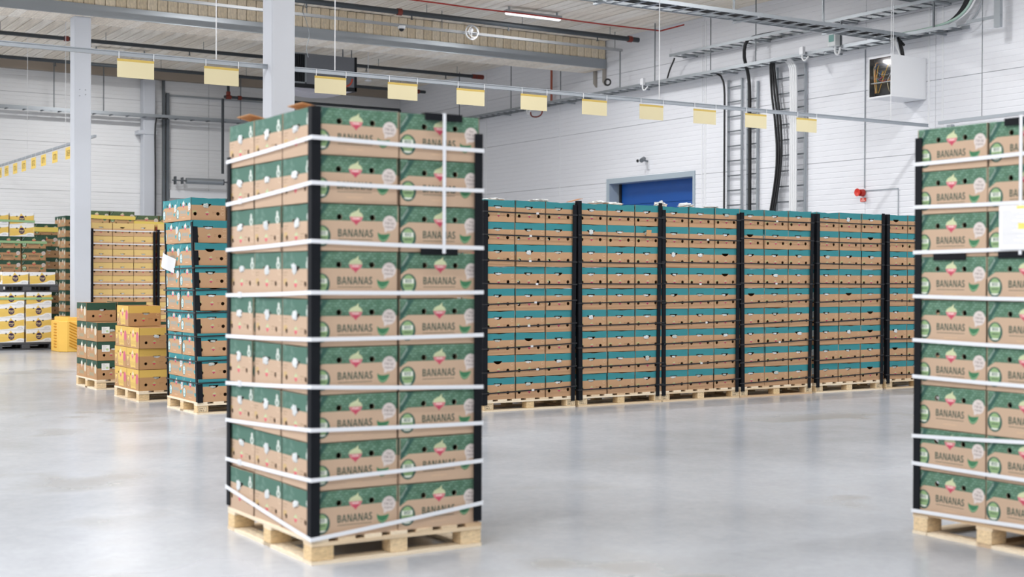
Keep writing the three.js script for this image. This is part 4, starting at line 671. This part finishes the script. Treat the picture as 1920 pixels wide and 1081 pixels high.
// network cabinet
{
  const x0 = 18.42, x1 = XW - .01, y0 = 4.655, y1 = 5.39, z0 = -17.47, z1 = -16.93;
  const g = thing('network_cabinet', 'white wall cabinet with glass front showing coloured patch cables', 'cabinet');
  const t = .015; part('shell', [bx(x0, x1, y0, y0 + t, z0, z1), bx(x0, x1, y1 - t, y1, z0, z1), bx(x0, x1, y0 + t, y1 - t, z0, z0 + t), bx(x0, x1, y0 + t, y1 - t, z1 - t, z1), bx(x1 - t, x1, y0 + t, y1 - t, z0 + t, z1 - t)], M.white, g);
  part('front_frame', [bx(x0 - .012, x0, y0, y0 + .03, z0, z1), bx(x0 - .012, x0, y1 - .03, y1, z0, z1), bx(x0 - .012, x0, y0 + .03, y1 - .03, z0, z0 + .012), bx(x0 - .012, x0, y0 + .03, y1 - .03, z1 - .012, z1)], M.white, g);
  part('glass_door', bx(x0 - .008, x0 - .004, y0 + .045, y1 - .035, z0 + .02, z1 - .02), new THREE.MeshPhysicalMaterial({ color: 0xffffff, transmission: 1, roughness: .05, thickness: 0 }), g);
  part('dark_interior_back', bx(x0 + .12, x0 + .14, y0 + .02, y1 - .02, z0 + .02, z1 - .02), M.black, g);  // black sheet set forward so the cabinet interior reads as shaded
  for (let k = 0; k < 8; k++) part('patch_panel', B(.05, .034, z1 - z0 - .08, x0 + .1, y1 - .09 - k * .052, (z0 + z1) / 2), k % 3 === 1 ? std(0x16283f) : M.black, g);
  part('added_dark_lining', [bx(x0 + .002, x0 + .12, y0 + t, y0 + t + .003, z0 + t, z1 - t), bx(x0 + .002, x0 + .12, y1 - t - .003, y1 - t, z0 + t, z1 - t), bx(x0 + .002, x0 + .12, y0 + t, y1 - t, z0 + t, z0 + t + .003), bx(x0 + .002, x0 + .12, y0 + t, y1 - t, z1 - t - .003, z1 - t)], M.black, g);  // black plates added over the white shell, interior shade put into colour
  part('shelf', B(.1, .014, z1 - z0 - .06, x0 + .065, y0 + .27, (z0 + z1) / 2), M.galv, g);
  const cols = [0xe0b13a, 0xd98a2a, 0xc23a35, 0x2f6aa8, 0xd7c79a, 0x3f8a63, 0xe0b13a, 0xe0b13a, 0xd98a2a, 0x9aa1a6, 0xc9ccd0, 0x2f6aa8];
  for (let k = 0; k < 20; k++) { const za = rr(z0 + .06, z1 - .08), zb = rr(z0 + .05, z1 - .06), ya = y1 - .1 - Math.floor(rnd() * 7) * .052, yb = k % 4 === 0 ? y0 + .1 : y1 - .25 - Math.floor(rnd() * 5) * .05; part('patch_cable', tube([[x0 + .08, ya, za], [x0 + .045, ya - .03, za + rr(-.05, .05)], [x0 + .035, (ya + yb) / 2 - .04, (za + zb) / 2], [x0 + .08, yb, zb]], .006, 16, 5), std(cols[k % 12], { roughness: .5 }), g); }
  part('roof_cables', [0, 1, 2, 3].map(k => tube([[18.7 + k * .06, y1, -17.0 - k * .04], [18.68 + k * .06, y1 + .15, -17.05 - k * .05], [18.8, 5.75, -17.2 - k * .04]], .012, 12, 6)), M.whiteCable, g, null, null, 'white cables entering the roof');
  part('roof_cables', [0, 1].map(k => tube([[18.8 + k * .05, y1, -17.05], [18.8 + k * .05, y1 + .2, -17.1], [18.85, 5.78, -17.2]], .018, 12, 6)), M.blackCable, g, null, null, 'black cables entering the roof');
  part('hanger_rod', cyl([18.5, y1, -16.98], [18.5, CEIL, -16.98], .01, 6), M.whiteCable, g);
}
// alarm, conduit, cctv
{
  const g = thing('fire_alarm', 'red fire alarm sounder with small red sign on the white wall', 'alarm', [XW, 3.06, -18.42]);
  part('sounder', new THREE.CylinderGeometry(.062, .07, .09, 20).rotateZ(Math.PI / 2), M.red, g, [-.06, 0, 0]); part('horn', new THREE.LatheGeometry([[.0, 0], [.03, 0], [.045, .03], [.075, .07], [.07, .075], [.0, .05]].map(p => new THREE.Vector2(...p)), 20).rotateZ(Math.PI / 2), std(0xd4301f, { roughness: .35 }), g, [-.1, .005, -.0]);
  const t = canvasTex(128, 64, (c, w, h) => { c.fillStyle = '#d9442f'; c.fillRect(0, 0, w, h); c.fillStyle = '#f6e9e4'; c.font = 'bold 26px sans-serif'; c.fillText('FIRE', 34, 28); c.fillText('ALARM', 20, 54); }); part('sign', B(.006, .07, .14, -.02, -.13, .01), std(0xffffff, { map: t, roughness: .6 }), g, null, null, 'small red sign with white lettering');
  const cd = thing('wall_conduit', 'thin grey conduit around the fire alarm on the white wall', 'conduit'); part('run', [cyl([XW - .012, 3.15, -18.39], [XW - .012, 5.75, -18.39], .009, 6), cyl([XW - .012, 3.1, -18.36], [XW - .012, 3.1, -17.56], .009, 6), cyl([XW - .012, .1, -17.56], [XW - .012, 3.1, -17.56], .009, 6)], M.alu, cd);
  const c = thing('security_camera', 'small grey bullet security camera above the blue door', 'camera', [XW, 4.08, -25.0]);
  part('mount', B(.04, .2, .08, -.02, -.06, -.02), M.white, c); part('arm', cyl([0, .02, 0], [-.14, .04, 0], .02, 8), M.galvDark, c); part('body', new THREE.CylinderGeometry(.05, .05, .2, 16).rotateZ(Math.PI / 2).rotateY(.6), M.galvDark, c, [-.17, .06, -.02], [0, 0, .35]); part('lens', new THREE.CylinderGeometry(.036, .036, .02, 16).rotateZ(Math.PI / 2), M.black, c, [-.27, .03, -.08]);
}
// ------------------------------------------------------------------ back wall services
{
  const tr = thing('cable_tray', 'cable tray running along the far wall behind the columns', 'cable tray');
  part('side_rail', bx(-2, 16.5, 5.76, 5.84, ZB + .5, ZB + .52), M.galv, tr); part('side_rail', bx(-2, 16.5, 5.76, 5.84, ZB + .22, ZB + .24), M.galv, tr);
  for (let x = 5; x < 16.4; x += .45) part('rung', B(.04, .03, .28, x, 5.76, ZB + .37), M.galvDark, tr); for (const x of [8.9, 10.2, 14.05]) part('hanger_rod', cyl([x, 5.8, ZB + .37], [x, CEIL, ZB + .37], .014, 6), M.galvDark, tr);
  const d = thing('sectional_door_gear', 'grey vertical track and spring shaft of the overhead door on the far wall', 'door track');
  part('track', [bx(12.0, 12.08, 0, 6.5, ZB + .03, ZB + .12), bx(11.9, 11.97, 0, 6.95, ZB + .02, ZB + .08)], M.galvDark, d);
  part('spring_drum', cyl([12.5, 4.08, ZB + .3], [13.55, 4.08, ZB + .3], .085, 18), M.galv, d); part('shaft', cyl([12.1, 4.08, ZB + .3], [16.2, 4.08, ZB + .3], .02, 8), M.galvDark, d);
  part('end_plate', [B(.02, .22, .2, 12.2, 4.08, ZB + .25), B(.02, .18, .2, 12.4, 4.08, ZB + .25), B(.02, .16, .2, 13.58, 4.08, ZB + .25)], M.galvDark, d);
  part('lintel', bx(12.1, 16.0, 3.6, 3.82, ZB + .02, ZB + .12), M.white, d); part('head_rail', bx(12.08, 16.5, 6.42, 6.46, ZB + .03, ZB + .08), M.galv, d);
  const p = thing('fire_main', 'dark fire main pipe with red joints on the far wall', 'pipe');
  part('pipe_run', [cyl([13.5, 6.45, ZB + .55], [19.0, 6.45, ZB + .55], .04, 12), cyl([13.46, 4.3, ZB + .55], [13.46, 6.4, ZB + .55], .038, 12), cyl([13.62, 6.5, ZB + .55], [13.62, 6.95, ZB + .55], .04, 12)], M.pipe, p);
  part('joint', [cyl([13.55, 6.45, ZB + .55], [13.7, 6.45, ZB + .55], .06, 12), cyl([13.9, 6.45, ZB + .55], [14.0, 6.45, ZB + .55], .06, 12), cyl([13.62, 6.5, ZB + .55], [13.62, 6.6, ZB + .55], .06, 12), cyl([13.62, 6.78, ZB + .55], [13.62, 6.9, ZB + .55], .06, 12)], M.brick, p, null, null, 'red pipe joints');
  part('pipe_run', [cyl([19.0, 6.45, ZB + .55], [19.0, 6.05, ZB + .55], .05, 10)], M.pipe, p);
  solo('drop_cable', tube([[11.95, 5.76, ZB + .4], [11.75, 5.74, ZB + .4], [11.6, 5.6, ZB + .4], [11.6, 4, ZB + .4], [11.6, 1, ZB + .4]], .022, 30, 7), M.blackCable, 'dark cable running down the edge of the far wall column', 'cable');
}

shade(scene);
renderer.render(scene, camera);
